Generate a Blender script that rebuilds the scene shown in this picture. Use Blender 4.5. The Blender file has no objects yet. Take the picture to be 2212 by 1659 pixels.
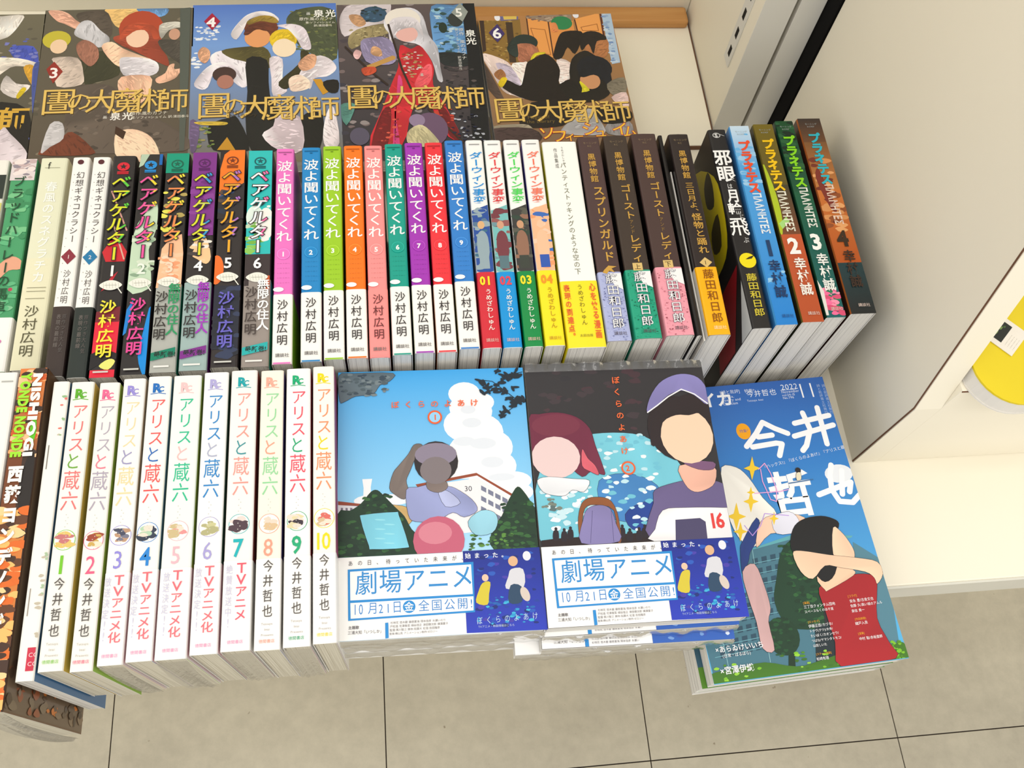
import bpy, bmesh, math, random
from mathutils import Vector, Matrix
D = bpy.data
C = bpy.context.scene.collection
S = bpy.context.scene
# ------------------------------------------------------------ camera
cam = D.objects.new('camera', D.cameras.new('camera')); C.objects.link(cam)
cam.data.sensor_width = 36; cam.data.lens = 32.876; cam.data.clip_start = .01; cam.data.clip_end = 30
r_ = Vector((0.99211923, -0.08981481, 0.08736556)); d_ = Vector((-0.04371917, -0.90158485, -0.43038749)); f_ = Vector((0.11742263, 0.42317615, -0.89840629))
cam.matrix_world = Matrix(((r_.x, -d_.x, -f_.x, 0), (r_.y, -d_.y, -f_.y, 0), (r_.z, -d_.z, -f_.z, .70), (0, 0, 0, 1)))
S.camera = cam
# ------------------------------------------------------------ light
S.view_settings.view_transform = 'Standard'; S.view_settings.look = 'None'; S.view_settings.gamma = 1
S.view_settings.exposure = 0.13; S.view_settings.use_curve_mapping = False
w = D.worlds.new('shop'); S.world = w; w.use_nodes = True
w.node_tree.nodes['Background'].inputs[0].default_value = (1.0, .965, .90, 1); w.node_tree.nodes['Background'].inputs[1].default_value = 1.03
def area(name, loc, rot, sx, sy, power, col=(1, .975, .93)):
    l = D.lights.new(name, 'AREA'); l.shape = 'RECTANGLE'; l.size = sx; l.size_y = sy; l.energy = power; l.color = col
    o = D.objects.new(name, l); C.objects.link(o); o.location = loc; o.rotation_euler = rot
    return o
area('ceiling_tube_light', (-.9, -.55, 2.05), (0, 0, 0), 1.2, .25, 7.5)
area('ceiling_tube_light', (.7, -.75, 2.05), (0, 0, 0), 1.2, .25, 7.5)
area('ceiling_tube_light', (-.1, .12, 2.05), (0, 0, 0), 1.2, .12, 3.5)
# ------------------------------------------------------------ materials
def lin(c, k=1.0):
    out = []
    for v in c[:3]:
        v = v / 255.0
        out.append((v / 12.92 if v <= .04045 else ((v + .055) / 1.055) ** 2.4) * k)
    return out + [1.0]
ALB = .90
def nm(name):
    m = D.materials.new(name); m.use_nodes = True
    return m, m.node_tree.nodes, m.node_tree.links, m.node_tree.nodes['Principled BSDF']
def mat_print(name, rough, coat, bump=.02, scale=900):
    m, N, L, P = nm(name)
    a = N.new('ShaderNodeAttribute'); a.attribute_name = 'col'
    L.new(a.outputs['Color'], P.inputs['Base Color'])
    P.inputs['Roughness'].default_value = rough; P.inputs['Specular IOR Level'].default_value = .35
    P.inputs['Coat Weight'].default_value = coat; P.inputs['Coat Roughness'].default_value = .15
    tc = N.new('ShaderNodeTexCoord'); n = N.new('ShaderNodeTexNoise'); n.inputs['Scale'].default_value = scale
    b = N.new('ShaderNodeBump'); b.inputs['Strength'].default_value = bump; b.inputs['Distance'].default_value = .0003
    L.new(tc.outputs['Object'], n.inputs['Vector']); L.new(n.outputs['Fac'], b.inputs['Height']); L.new(b.outputs['Normal'], P.inputs['Normal'])
    return m
M_PRINT = mat_print('printed_ink', .42, .12)
M_JACKET = mat_print('laminated_jacket_paper', .38, .22)
M_MATT = mat_print('matt_jacket_paper', .6, .0, .05, 2500)
def mat_plain(name, col, rough=.5, n_amt=.05, scale=8, bump=.0, k=ALB, spec=.3, col2=None, stretch=None):
    m, N, L, P = nm(name)
    tc = N.new('ShaderNodeTexCoord'); n = N.new('ShaderNodeTexNoise'); n.inputs['Scale'].default_value = scale; n.inputs['Detail'].default_value = 6
    mp = N.new('ShaderNodeMapping'); L.new(tc.outputs['Object'], mp.inputs['Vector']); L.new(mp.outputs['Vector'], n.inputs['Vector'])
    if stretch: mp.inputs['Scale'].default_value = stretch
    r = N.new('ShaderNodeValToRGB'); r.color_ramp.elements[0].position = .3; r.color_ramp.elements[1].position = .7
    c = lin(col, k)
    r.color_ramp.elements[0].color = lin(col2, k) if col2 else [v * (1 - n_amt) for v in c[:3]] + [1]
    r.color_ramp.elements[1].color = c
    L.new(n.outputs['Fac'], r.inputs['Fac']); L.new(r.outputs['Color'], P.inputs['Base Color'])
    P.inputs['Roughness'].default_value = rough; P.inputs['Specular IOR Level'].default_value = spec
    if bump:
        b = N.new('ShaderNodeBump'); b.inputs['Strength'].default_value = bump; b.inputs['Distance'].default_value = .0005
        L.new(n.outputs['Fac'], b.inputs['Height']); L.new(b.outputs['Normal'], P.inputs['Normal'])
    return m
M_CREAM = mat_plain('cream_melamine_board', (250, 243, 224), .45, .03, 5)
M_DIV = mat_plain('cream_painted_divider', (246, 239, 220), .5, .04, 3)
M_BACK = mat_plain('pale_back_board', (236, 230, 212), .5, .03, 4)
M_GREY = mat_plain('grey_white_edge_board', (226, 224, 216), .5, .03, 6)
M_STRIP = mat_plain('grey_plastic_edging', (222, 220, 208), .4, .04, 12)
M_BROWN = mat_plain('brown_board_seam', (120, 84, 62), .7, .2, 30)
M_BLACK = mat_plain('gap_shade_black', (10, 9, 10), .7, .2, 30, spec=.1)  # black for the gap behind the divider, its shade put into the colour
M_WOOD = mat_plain('orange_beech_wood', (204, 152, 92), .5, .1, 9, .1, stretch=(1, 14, 14), col2=(190, 132, 72))
M_DARKSLOT = mat_plain('dark_slot', (14, 12, 12), .8, .1, 30)
def mat_paper(name, axis, base, dark):
    m, N, L, P = nm(name)
    tc = N.new('ShaderNodeTexCoord'); mp = N.new('ShaderNodeMapping'); L.new(tc.outputs['Object'], mp.inputs['Vector'])
    mp.inputs['Scale'].default_value = (2600, 18, 9) if axis == 'x' else (14, 14, 2600)
    n = N.new('ShaderNodeTexNoise'); n.inputs['Scale'].default_value = 1.0; n.inputs['Detail'].default_value = 3
    L.new(mp.outputs['Vector'], n.inputs['Vector'])
    r = N.new('ShaderNodeValToRGB'); r.color_ramp.elements[0].position = .32; r.color_ramp.elements[1].position = .62
    r.color_ramp.elements[0].color = lin(dark, ALB); r.color_ramp.elements[1].color = lin(base, ALB)
    L.new(n.outputs['Fac'], r.inputs['Fac']); L.new(r.outputs['Color'], P.inputs['Base Color'])
    P.inputs['Roughness'].default_value = .85; P.inputs['Specular IOR Level'].default_value = .15
    b = N.new('ShaderNodeBump'); b.inputs['Strength'].default_value = .5; b.inputs['Distance'].default_value = .0004
    L.new(n.outputs['Fac'], b.inputs['Height']); L.new(b.outputs['Normal'], P.inputs['Normal'])
    return m
M_PAPX = mat_paper('standing_page_edges', 'x', (236, 233, 226), (190, 187, 182))
M_PAPXW = mat_paper('warm_page_edges', 'x', (214, 208, 190), (176, 168, 148))
M_PAPZ = mat_paper('lying_page_edges', 'z', (238, 236, 230), (180, 178, 174))
def mat_tile():
    m, N, L, P = nm('vinyl_floor_tile')
    g = N.new('ShaderNodeNewGeometry')
    n = N.new('ShaderNodeTexNoise'); n.inputs['Scale'].default_value = 4; n.inputs['Detail'].default_value = 5
    n2 = N.new('ShaderNodeTexNoise'); n2.inputs['Scale'].default_value = 60; n2.inputs['Detail'].default_value = 6; n2.inputs['Roughness'].default_value = .7
    v = N.new('ShaderNodeTexNoise'); v.inputs['Scale'].default_value = 90; v.inputs['Detail'].default_value = 2
    for x in (n, n2, v): L.new(g.outputs['Position'], x.inputs['Vector'])
    r = N.new('ShaderNodeValToRGB'); r.color_ramp.elements[0].position = .3; r.color_ramp.elements[1].position = .7
    r.color_ramp.elements[0].color = lin((174, 167, 150), ALB); r.color_ramp.elements[1].color = lin((199, 192, 173), ALB)
    r2 = N.new('ShaderNodeValToRGB'); r2.color_ramp.elements[0].position = .35; r2.color_ramp.elements[1].position = .65
    r2.color_ramp.elements[0].color = (.88, .88, .88, 1); r2.color_ramp.elements[1].color = (1, 1, 1, 1)
    r3 = N.new('ShaderNodeValToRGB'); r3.color_ramp.elements[0].position = .21; r3.color_ramp.elements[1].position = .25
    r3.color_ramp.elements[0].color = (.55, .5, .45, 1); r3.color_ramp.elements[1].color = (1, 1, 1, 1)
    L.new(n.outputs['Fac'], r.inputs['Fac']); L.new(n2.outputs['Fac'], r2.inputs['Fac']); L.new(v.outputs['Fac'], r3.inputs['Fac'])
    m1 = N.new('ShaderNodeMix'); m1.data_type = 'RGBA'; m1.blend_type = 'MULTIPLY'; m1.inputs[0].default_value = 1
    m2 = N.new('ShaderNodeMix'); m2.data_type = 'RGBA'; m2.blend_type = 'MULTIPLY'; m2.inputs[0].default_value = 1
    L.new(r.outputs['Color'], m1.inputs[6]); L.new(r2.outputs['Color'], m1.inputs[7]); L.new(m1.outputs[2], m2.inputs[6]); L.new(r3.outputs['Color'], m2.inputs[7])
    L.new(m2.outputs[2], P.inputs['Base Color']); P.inputs['Roughness'].default_value = .55; P.inputs['Specular IOR Level'].default_value = .3
    return m
M_TILE = mat_tile()
M_GROUT = mat_plain('dark_tile_joint', (52, 44, 38), .9, .1, 30)
def mat_film():
    m = D.materials.new('clear_shrink_film'); m.use_nodes = True
    N = m.node_tree.nodes; L = m.node_tree.links; N.remove(N['Principled BSDF'])
    t = N.new('ShaderNodeBsdfTransparent'); g = N.new('ShaderNodeBsdfGlossy'); g.inputs['Roughness'].default_value = .12
    d = N.new('ShaderNodeBsdfDiffuse'); d.inputs['Color'].default_value = (.9, .9, .9, 1)
    fr = N.new('ShaderNodeFresnel'); fr.inputs['IOR'].default_value = 1.6
    ml = N.new('ShaderNodeMath'); ml.operation = 'MULTIPLY_ADD'; ml.inputs[1].default_value = .75; ml.inputs[2].default_value = .02
    L.new(fr.outputs[0], ml.inputs[0])
    tc = N.new('ShaderNodeTexCoord'); n = N.new('ShaderNodeTexNoise'); n.inputs['Scale'].default_value = 160; n.inputs['Detail'].default_value = 4
    b = N.new('ShaderNodeBump'); b.inputs['Strength'].default_value = .6; b.inputs['Distance'].default_value = .001
    L.new(tc.outputs['Object'], n.inputs['Vector']); L.new(n.outputs['Fac'], b.inputs['Height']); L.new(b.outputs['Normal'], g.inputs['Normal']); L.new(b.outputs['Normal'], fr.inputs['Normal'])
    m0 = N.new('ShaderNodeMixShader'); m0.inputs[0].default_value = .05; L.new(t.outputs[0], m0.inputs[1]); L.new(d.outputs[0], m0.inputs[2])
    mx = N.new('ShaderNodeMixShader'); L.new(ml.outputs[0], mx.inputs[0]); L.new(m0.outputs[0], mx.inputs[1]); L.new(g.outputs[0], mx.inputs[2])
    L.new(mx.outputs[0], N['Material Output'].inputs[0])
    return m
M_FILM = mat_film()
# ------------------------------------------------------------ helpers
def link(name, me, mat, parent=None):
    o = D.objects.new(name, me); C.objects.link(o)
    if mat: me.materials.append(mat)
    if parent is not None: o.parent = parent
    return o
def tag(o, label, cat, group=None):
    o['label'] = label; o['category'] = cat
    if group: o['group'] = group
    return o
def empty(name, loc, rz=0):
    o = D.objects.new(name, None); C.objects.link(o); o.location = loc; o.rotation_euler = (0, 0, rz); o.empty_display_size = .01
    return o
def box(name, x0, x1, y0, y1, z0, z1, mat, parent=None, bev=.0006, org=(0, 0, 0)):
    bm = bmesh.new(); bmesh.ops.create_cube(bm, size=1)
    for v in bm.verts:
        v.co = Vector(((x0 + x1) / 2 + v.co.x * (x1 - x0), (y0 + y1) / 2 + v.co.y * (y1 - y0), (z0 + z1) / 2 + v.co.z * (z1 - z0))) - Vector(org)
    if bev: bmesh.ops.bevel(bm, geom=bm.edges[:], offset=bev, segments=2, affect='EDGES', profile=.5)
    me = D.meshes.new(name); bm.to_mesh(me); bm.free()
    return link(name, me, mat, parent)
def prism_x(name, prof, x0, x1, mat, parent=None, bev=0):   # profile of (y, z) pushed along x
    bm = bmesh.new(); a = [bm.verts.new((x0, y, z)) for y, z in prof]; b = [bm.verts.new((x1, y, z)) for y, z in prof]
    n = len(prof); bm.faces.new(a); bm.faces.new(b[::-1])
    for i in range(n): bm.faces.new((a[i], b[i], b[(i + 1) % n], a[(i + 1) % n]))
    bmesh.ops.recalc_face_normals(bm, faces=bm.faces[:])
    if bev: bmesh.ops.bevel(bm, geom=bm.edges[:], offset=bev, segments=2, affect='EDGES')
    me = D.meshes.new(name); bm.to_mesh(me); bm.free()
    return link(name, me, mat, parent)
# ---- glyphs from the built-in font
_G = {}
def glyph(ch, bold):
    k = (ch, bold)
    if k not in _G:
        cu = D.curves.new('g', 'FONT'); cu.body = ch; cu.size = 1; cu.resolution_u = 2; cu.offset = bold
        o = D.objects.new('g', cu); me = o.to_mesh()
        vs = [(v.co.x, v.co.y) for v in me.vertices]; fs = [tuple(p.vertices) for p in me.polygons]
        o.to_mesh_clear(); D.objects.remove(o); D.curves.remove(cu)
        adv = 1.0 if ord(ch) > 0x2E00 else (max([v[0] for v in vs]) + .07 if vs else .3)
        _G[k] = (vs, fs, adv)
    return _G[k]
def smooth(pts, seg=3):
    n = len(pts); out = []
    for i in range(n):
        p0, p1, p2, p3 = pts[i - 1], pts[i], pts[(i + 1) % n], pts[(i + 2) % n]
        for s in range(seg):
            t = s / seg
            out.append(tuple(.5 * ((2 * p1[k]) + (-p0[k] + p2[k]) * t + (2 * p0[k] - 5 * p1[k] + 4 * p2[k] - p3[k]) * t * t + (-p0[k] + 3 * p1[k] - 3 * p2[k] + p3[k]) * t ** 3) for k in (0, 1)))
    return out
def clip(poly, x0, y0, x1, y1):
    for ax, lim, sg in ((0, x0, 1), (0, x1, -1), (1, y0, 1), (1, y1, -1)):
        out = []
        for i in range(len(poly)):
            a, b = poly[i - 1], poly[i]
            ia = (a[ax] - lim) * sg >= 0; ib = (b[ax] - lim) * sg >= 0
            if ia != ib:
                t = (lim - a[ax]) / (b[ax] - a[ax]); out.append((a[0] + (b[0] - a[0]) * t, a[1] + (b[1] - a[1]) * t))
            if ib: out.append(b)
        poly = out
        if len(poly) < 3: return []
    return poly
STEP = .0022
def inside(p, poly):
    c = False
    for i in range(len(poly)):
        a, b = poly[i - 1], poly[i]
        if (a[1] > p[1]) != (b[1] > p[1]) and p[0] < (b[0] - a[0]) * (p[1] - a[1]) / (b[1] - a[1]) + a[0]: c = not c
    return c
class Print:
    """flat print in millimetres: x to the right, y down from the top left corner of its face"""
    def __init__(s, w, l, z=.02): s.w, s.l, s.z, s.V, s.F, s.K = w, l, z, [], [], []
    def face(s, pts, col, cols=None):
        if cols is None:
            inside = all(0 <= p[0] <= s.w and 0 <= p[1] <= s.l for p in pts)
            if not inside: pts = clip(list(pts), 0, 0, s.w, s.l)
            if len(pts) < 3: return
        b = len(s.V); s.V += [(p[0], p[1], s.z) for p in pts]; s.F.append(tuple(range(b, b + len(pts))))
        s.K += [lin(c, ALB) for c in cols] if cols else [lin(col, ALB)] * len(pts)
    def up(s): s.z += STEP
    def rect(s, x0, y0, x1, y1, col, col2=None):
        if col2 is None: s.face([(x0, y0), (x1, y0), (x1, y1), (x0, y1)], col)
        else: s.face([(x0, y0), (x1, y0), (x1, y1), (x0, y1)], None, [col, col, col2, col2])
        s.up()
    def poly(s, pts, col, sm=0, tone=0, ink=None):
        q = smooth(pts) if sm else list(pts)
        if tone:
            q = clip(q, 0, 0, s.w, s.l)
            if len(q) < 3: return
            r = random.Random(int(q[0][0] * 97 + q[0][1] * 13)); a = r.uniform(.12, .3); b = r.uniform(0, 6); x0 = q[0][0]; y0 = q[0][1]
            def k(p): v = 1 + tone * (math.sin(p[0] * a + b) * .6 + math.cos(p[1] * a * 1.3 + b) * .7 + r.uniform(-.25, .25)); return [max(4, min(252, c * v)) for c in col]
            s.face(q, None, [k(p) for p in q])
            if tone > .1:      # visible brush strokes of the painted cover
                s.up(); xs = [p[0] for p in q]; ys = [p[1] for p in q]; ar = (max(xs) - min(xs)) * (max(ys) - min(ys)); th = r.uniform(-80, 80)
                for j in range(int(min(110, ar / 3.2))):
                    x, y = r.uniform(min(xs), max(xs)), r.uniform(min(ys), max(ys)); ra, rb = r.uniform(1.2, 5), r.uniform(.2, .8); t = math.radians(th + r.uniform(-25, 25))
                    e = [(x + ra * math.cos(m * math.pi / 4) * math.cos(t) - rb * math.sin(m * math.pi / 4) * math.sin(t), y + ra * math.cos(m * math.pi / 4) * math.sin(t) + rb * math.sin(m * math.pi / 4) * math.cos(t)) for m in range(8)]
                    if inside(e[0], q) and inside(e[4], q) and inside((x, y), q):
                        v = 1 + r.choice((-1, 1)) * r.uniform(.04, .13); s.face(e, [max(4, min(252, c * v)) for c in col]); s.z += STEP * .1
        else: s.face(q, col)
        s.up()
        if ink: s.line(q + [q[0]], ink[1], ink[0])
    def ell(s, x, y, rx, ry, col, rot=0, n=20):
        c, q = math.cos(math.radians(rot)), math.sin(math.radians(rot)); P = []
        for i in range(n):
            a = 2 * math.pi * i / n; u, v = rx * math.cos(a), ry * math.sin(a); P.append((x + u * c - v * q, y + u * q + v * c))
        s.face(P, col); s.up()
    def dabs(s, cols, x0, y0, x1, y1, n, size, seed, ang=None):
        r = random.Random(seed)
        for i in range(n):
            x, y = r.uniform(x0, x1), r.uniform(y0, y1); k = size * r.uniform(.35, .75); a0 = r.uniform(0, 6); m = 7
            P = [(x + k * r.uniform(.6, 1.2) * math.cos(a0 + j * 2 * math.pi / m), y + .55 * k * r.uniform(.6, 1.2) * math.sin(a0 + j * 2 * math.pi / m)) for j in range(m)]
            s.face(smooth(P, 2), r.choice(cols)); s.z += STEP * .4
        s.up()
    def line(s, pts, wd, col):
        h = wd / 2
        for i in range(len(pts) - 1):
            (ax, ay), (bx, by) = pts[i], pts[i + 1]; dx, dy = bx - ax, by - ay; q = math.hypot(dx, dy) or 1; nx, ny = -dy / q * h, dx / q * h
            s.face([(ax + nx, ay + ny), (bx + nx, by + ny), (bx - nx, by - ny), (ax - nx, ay - ny)], col); s.z += STEP * .2
        if wd > .5:
            for p in pts:
                s.face([(p[0] + h * math.cos(j * math.pi / 8), p[1] + h * math.sin(j * math.pi / 8)) for j in range(16)], col); s.z += STEP * .2
        s.up()
    def glyphs(s, ch, col, bold, fn):
        vs, fs, adv = glyph(ch, bold)
        T = [fn(a, b) for a, b in vs]
        cf = col if callable(col) else None
        for f in fs:
            P = [T[i] for i in f]
            s.face(P, cf(P[0][0]) if cf else col)
        return adv
    def text(s, t, x, y, size, col, bold=0, sx=1, gap=0, ang=0):      # x = left, y = centre
        c, q = math.cos(math.radians(ang)), -math.sin(math.radians(ang)); cur = 0
        for ch in t:
            if ch == ' ': cur += .35 * size * sx; continue
            def fn(a, b, cur=cur):
                u, v = cur + a * size * sx, -(b - .38) * size
                return (x + u * c - v * q, y + u * q + v * c)
            cur += (s.glyphs(ch, col, bold, fn) + gap) * size * sx
        s.up()
        return cur
    def vtext(s, t, xc, y0, y1, wd, col, bold=0, fill=.94, slant=0):  # one letter under another
        n = len(t); cell = (y1 - y0) / n; h = cell * fill
        for i, ch in enumerate(t):
            yc = y0 + cell * (i + .5)
            if ch == ' ': continue
            if ch in 'ー…―-': fn = lambda a, b, yc=yc: (xc - (b - .38) * wd * -1, yc + (a - .5) * h)
            elif ch in '、。': fn = lambda a, b, yc=yc: (xc + (a - .5 + .6) * wd, yc - (b - .38 + .6) * h)
            elif ord(ch) < 0x2E00:
                vs, fs, adv = glyph(ch, bold); m = (adv - .07) / 2
                fn = lambda a, b, yc=yc, m=m: (xc + (a - m) * wd * 1.25, yc - (b - .35) * h * 1.25)
            else: fn = lambda a, b, yc=yc: (xc + (a - .5) * wd + slant * (b - .38) * wd, yc - (b - .38) * h)
            s.glyphs(ch, col, bold, fn)
        s.up()
    def rtext(s, t, xc, y0, y1, wd, col, bold=0):                    # a line turned a quarter, read downwards
        L_ = sum(glyph(ch, bold)[2] for ch in t) or 1; k = (y1 - y0) / L_; cur = y0
        for ch in t:
            fn = lambda a, b, cur=cur: (xc + (b - .36) * wd * 1.35, cur + a * k)
            cur += s.glyphs(ch, col, bold, fn) * k
        s.up()
    def build(s, name, parent, top, mat=None):      # top: (left x, head y, z) in the parent's frame
        if not s.F: return None
        V = [(top[0] + x / 1000, top[1] - y / 1000, top[2] + z / 1000) for x, y, z in s.V]
        me = D.meshes.new(name); me.from_pydata(V, [], [f[::-1] for f in s.F])
        ca = me.color_attributes.new('col', 'FLOAT_COLOR', 'POINT')
        ca.data.foreach_set('color', [c for k in s.K for c in k])
        return link(name, me, mat or M_PRINT, parent)
def shell(name, parent, T, w, d, y0, y1, segs, cs, off=0.0, th=.00028, mat=None):
    """cover paper folded round a spine. T maps (across spine, along, depth) to the local frame; segs = [(t0, t1, spine, front, back)]"""
    r = min(.0016, w * .3)
    prof = [(-off, d), (-off, r), (r * .3 - off, r * .3 - off), (r, -off), (w * .5, -off - .0002), (w - r, -off), (w - r * .3 + off, r * .3 - off), (w + off, r), (w + off, d)]
    inn = [(min(max(p[0], -off + th), w + off - th), max(p[1], -off + th)) for p in prof]
    n = len(prof); V, F, K = [], [], []
    def kcol(i, sg): return lin(sg[3], ALB) if i < 1 else (lin(sg[4], ALB) if i > n - 3 else lin(sg[2], ALB))
    for sg in segs:
        ya, yb = y0 + (y1 - y0) * sg[0], y0 + (y1 - y0) * sg[1]
        for i in range(n - 1):
            a, b = prof[i], prof[i + 1]; k = len(V)
            V += [T(a[0], ya, a[1]), T(b[0], ya, b[1]), T(b[0], yb, b[1]), T(a[0], yb, a[1])]; F.append((k, k + 1, k + 2, k + 3)); K += [kcol(i, sg)] * 4
    for i in range(n - 1):      # inside and the two paper edges
        a, b, c, e = prof[i], prof[i + 1], inn[i + 1], inn[i]
        for yy in (y0, y1):
            k = len(V); V += [T(a[0], yy, a[1]), T(b[0], yy, b[1]), T(c[0], yy, c[1]), T(e[0], yy, e[1])]; F.append((k, k + 1, k + 2, k + 3)); K += [lin((232, 230, 224), ALB)] * 4
        k = len(V); V += [T(e[0], y0, e[1]), T(c[0], y0, c[1]), T(c[0], y1, c[1]), T(e[0], y1, e[1])]; F.append((k, k + 1, k + 2, k + 3)); K += [lin((225, 222, 215), ALB)] * 4
    me = D.meshes.new(name); me.from_pydata(V, [], F)
    ca = me.color_attributes.new('col', 'FLOAT_COLOR', 'POINT'); ca.data.foreach_set('color', [c for k in K for c in k])
    return link(name, me, mat or M_JACKET, parent)
def film_mesh(name, parent, P, nu, nv):
    V = [P(i / nu, j / nv) for j in range(nv + 1) for i in range(nu + 1)]
    F = [(j * (nu + 1) + i, j * (nu + 1) + i + 1, (j + 1) * (nu + 1) + i + 1, (j + 1) * (nu + 1) + i) for j in range(nv) for i in range(nu)]
    me = D.meshes.new(name); me.from_pydata(V, [], F)
    for p in me.polygons: p.use_smooth = True
    return link(name, me, M_FILM, parent)
def tail_film(parent, x0, x1, y, z0, z1, seed, out=.004):   # crumpled film end below a book's tail
    r = random.Random(seed); ph = [r.uniform(0, 6) for _ in range(4)]
    def P(u, v):
        x = x0 + (x1 - x0) * u
        return (x, y - .0006 - out * (v * (1 - v) * 2 + .35 * v) * (.55 + .45 * math.sin(u * 17 + ph[0]) * math.sin(u * 41 + ph[1])), z0 + (z1 - z0) * v + .0012 * math.sin(u * 29 + ph[2]) * v)
    return film_mesh('shrink_wrap', parent, P, max(8, int((x1 - x0) / .002)), 8)
def standing_book(x0, x1, yh, yt, ztop, depth, segs, mat=None, paper=None, name='comic_book', gap=.0004):
    """a book resting on its fore-edge, spine up, tail towards the aisle"""
    w = x1 - x0 - gap; root = empty(name, ((x0 + x1) / 2, (yh + yt) / 2, ztop - depth)); L_ = yh - yt
    T = lambda s, y, dd: (s - w / 2, L_ / 2 - y, depth - dd)
    shell('dust_jacket', root, T, w, depth - .0004, 0, L_, segs, None, mat=mat)
    pb = box('page_block', -w / 2 + .0006, w / 2 - .0006, -L_ / 2 + .0006, L_ / 2 - .0006, 0, depth - .0005, paper or M_PAPX, root, bev=.0003)
    root['w'] = w; root['L'] = L_; root['d'] = depth
    return root
def band(root, t0, spine, front, back):
    w, L_, d = root['w'], root['L'], root['d']
    T = lambda s, y, dd: (s - w / 2, L_ / 2 - y, d - dd)
    return shell('paper_band', root, T, w, d - .0006, L_ * t0, L_ - .0002, [(0, 1, spine, front, back)], None, off=.00022, th=.0001)
def onspine(root, z=.28): return Print(root['w'] * 1000, root['L'] * 1000, z)
def put(P, name, root, mat=None): return P.build(name, root, (-root['w'] / 2, root['L'] / 2, root['d'] + .0001), mat)
def flat_book(cx, cy, ztop, th, W, L_, rz, front, spine, name='comic_book', mat=None, jacket='dust_jacket'):
    """a book lying front cover up, its spine on the right as Japanese books have it"""
    root = empty(name, (cx, cy, ztop - th), rz)
    T = lambda s, y, dd: (W / 2 - dd, L_ / 2 - y, th - s)
    shell(jacket, root, T, th - .0002, W - .0002, 0, L_, [(0, 1, spine, front, front)], None, mat=mat)
    box('page_block', -W / 2 + .0004, W / 2 - .0006, -L_ / 2 + .0005, L_ / 2 - .0005, .0005, th - .0005, M_PAPZ, root, bev=.0003)
    root['W'] = W; root['L'] = L_; root['th'] = th
    return root
def flat_band(root, t0, col, spine):
    W, L_, th = root['W'], root['L'], root['th']
    T = lambda s, y, dd: (W / 2 - dd, L_ / 2 - y, th - s)
    return shell('paper_band', root, T, th - .0002, W - .0004, L_ * t0, L_ - .0002, [(0, 1, spine, col, col)], None, off=.0002, th=.0001)
def art(P, items, tone=0, ink=None):
    for it in items:
        k = it[0]
        if k == 'p':
            c = it[1]; green = c[1] > c[0] + 8 and c[1] > c[2]
            P.poly(it[3], c, it[2], tone if it[2] else 0, ink if (it[2] and not green) else None)
        elif k == 'e': P.ell(it[2], it[3], it[4], it[5], it[1], it[6])
        elif k == 'd': P.dabs(it[1], it[2], it[3], it[4], it[5], it[6], it[7] * .42, it[8])
        elif k == 'l': P.line(it[3], it[2], it[1])
        elif k == 'g': P.face(it[3], None, [it[1], it[1], it[2], it[2]]); P.up()
        elif k == 'r':
            if it[6] > it[4]: P.rect(it[3], it[4], it[5], it[6], it[1], it[2])
        elif k == 't':
            _, t, col, x, y, size, bold, sx, gap, v, ang = it
            if v: P.vtext(t, x + size * .4, y - size * .3, y - size * .3 + size * 1.0 * len(t), size, col, bold)
            else: P.text(t, x, y, size, col, bold, sx, gap, ang)
def put_flat(P, name, root): return P.build(name, root, (-root['W'] / 2, root['L'] / 2, root['th'] + .00002))

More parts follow.
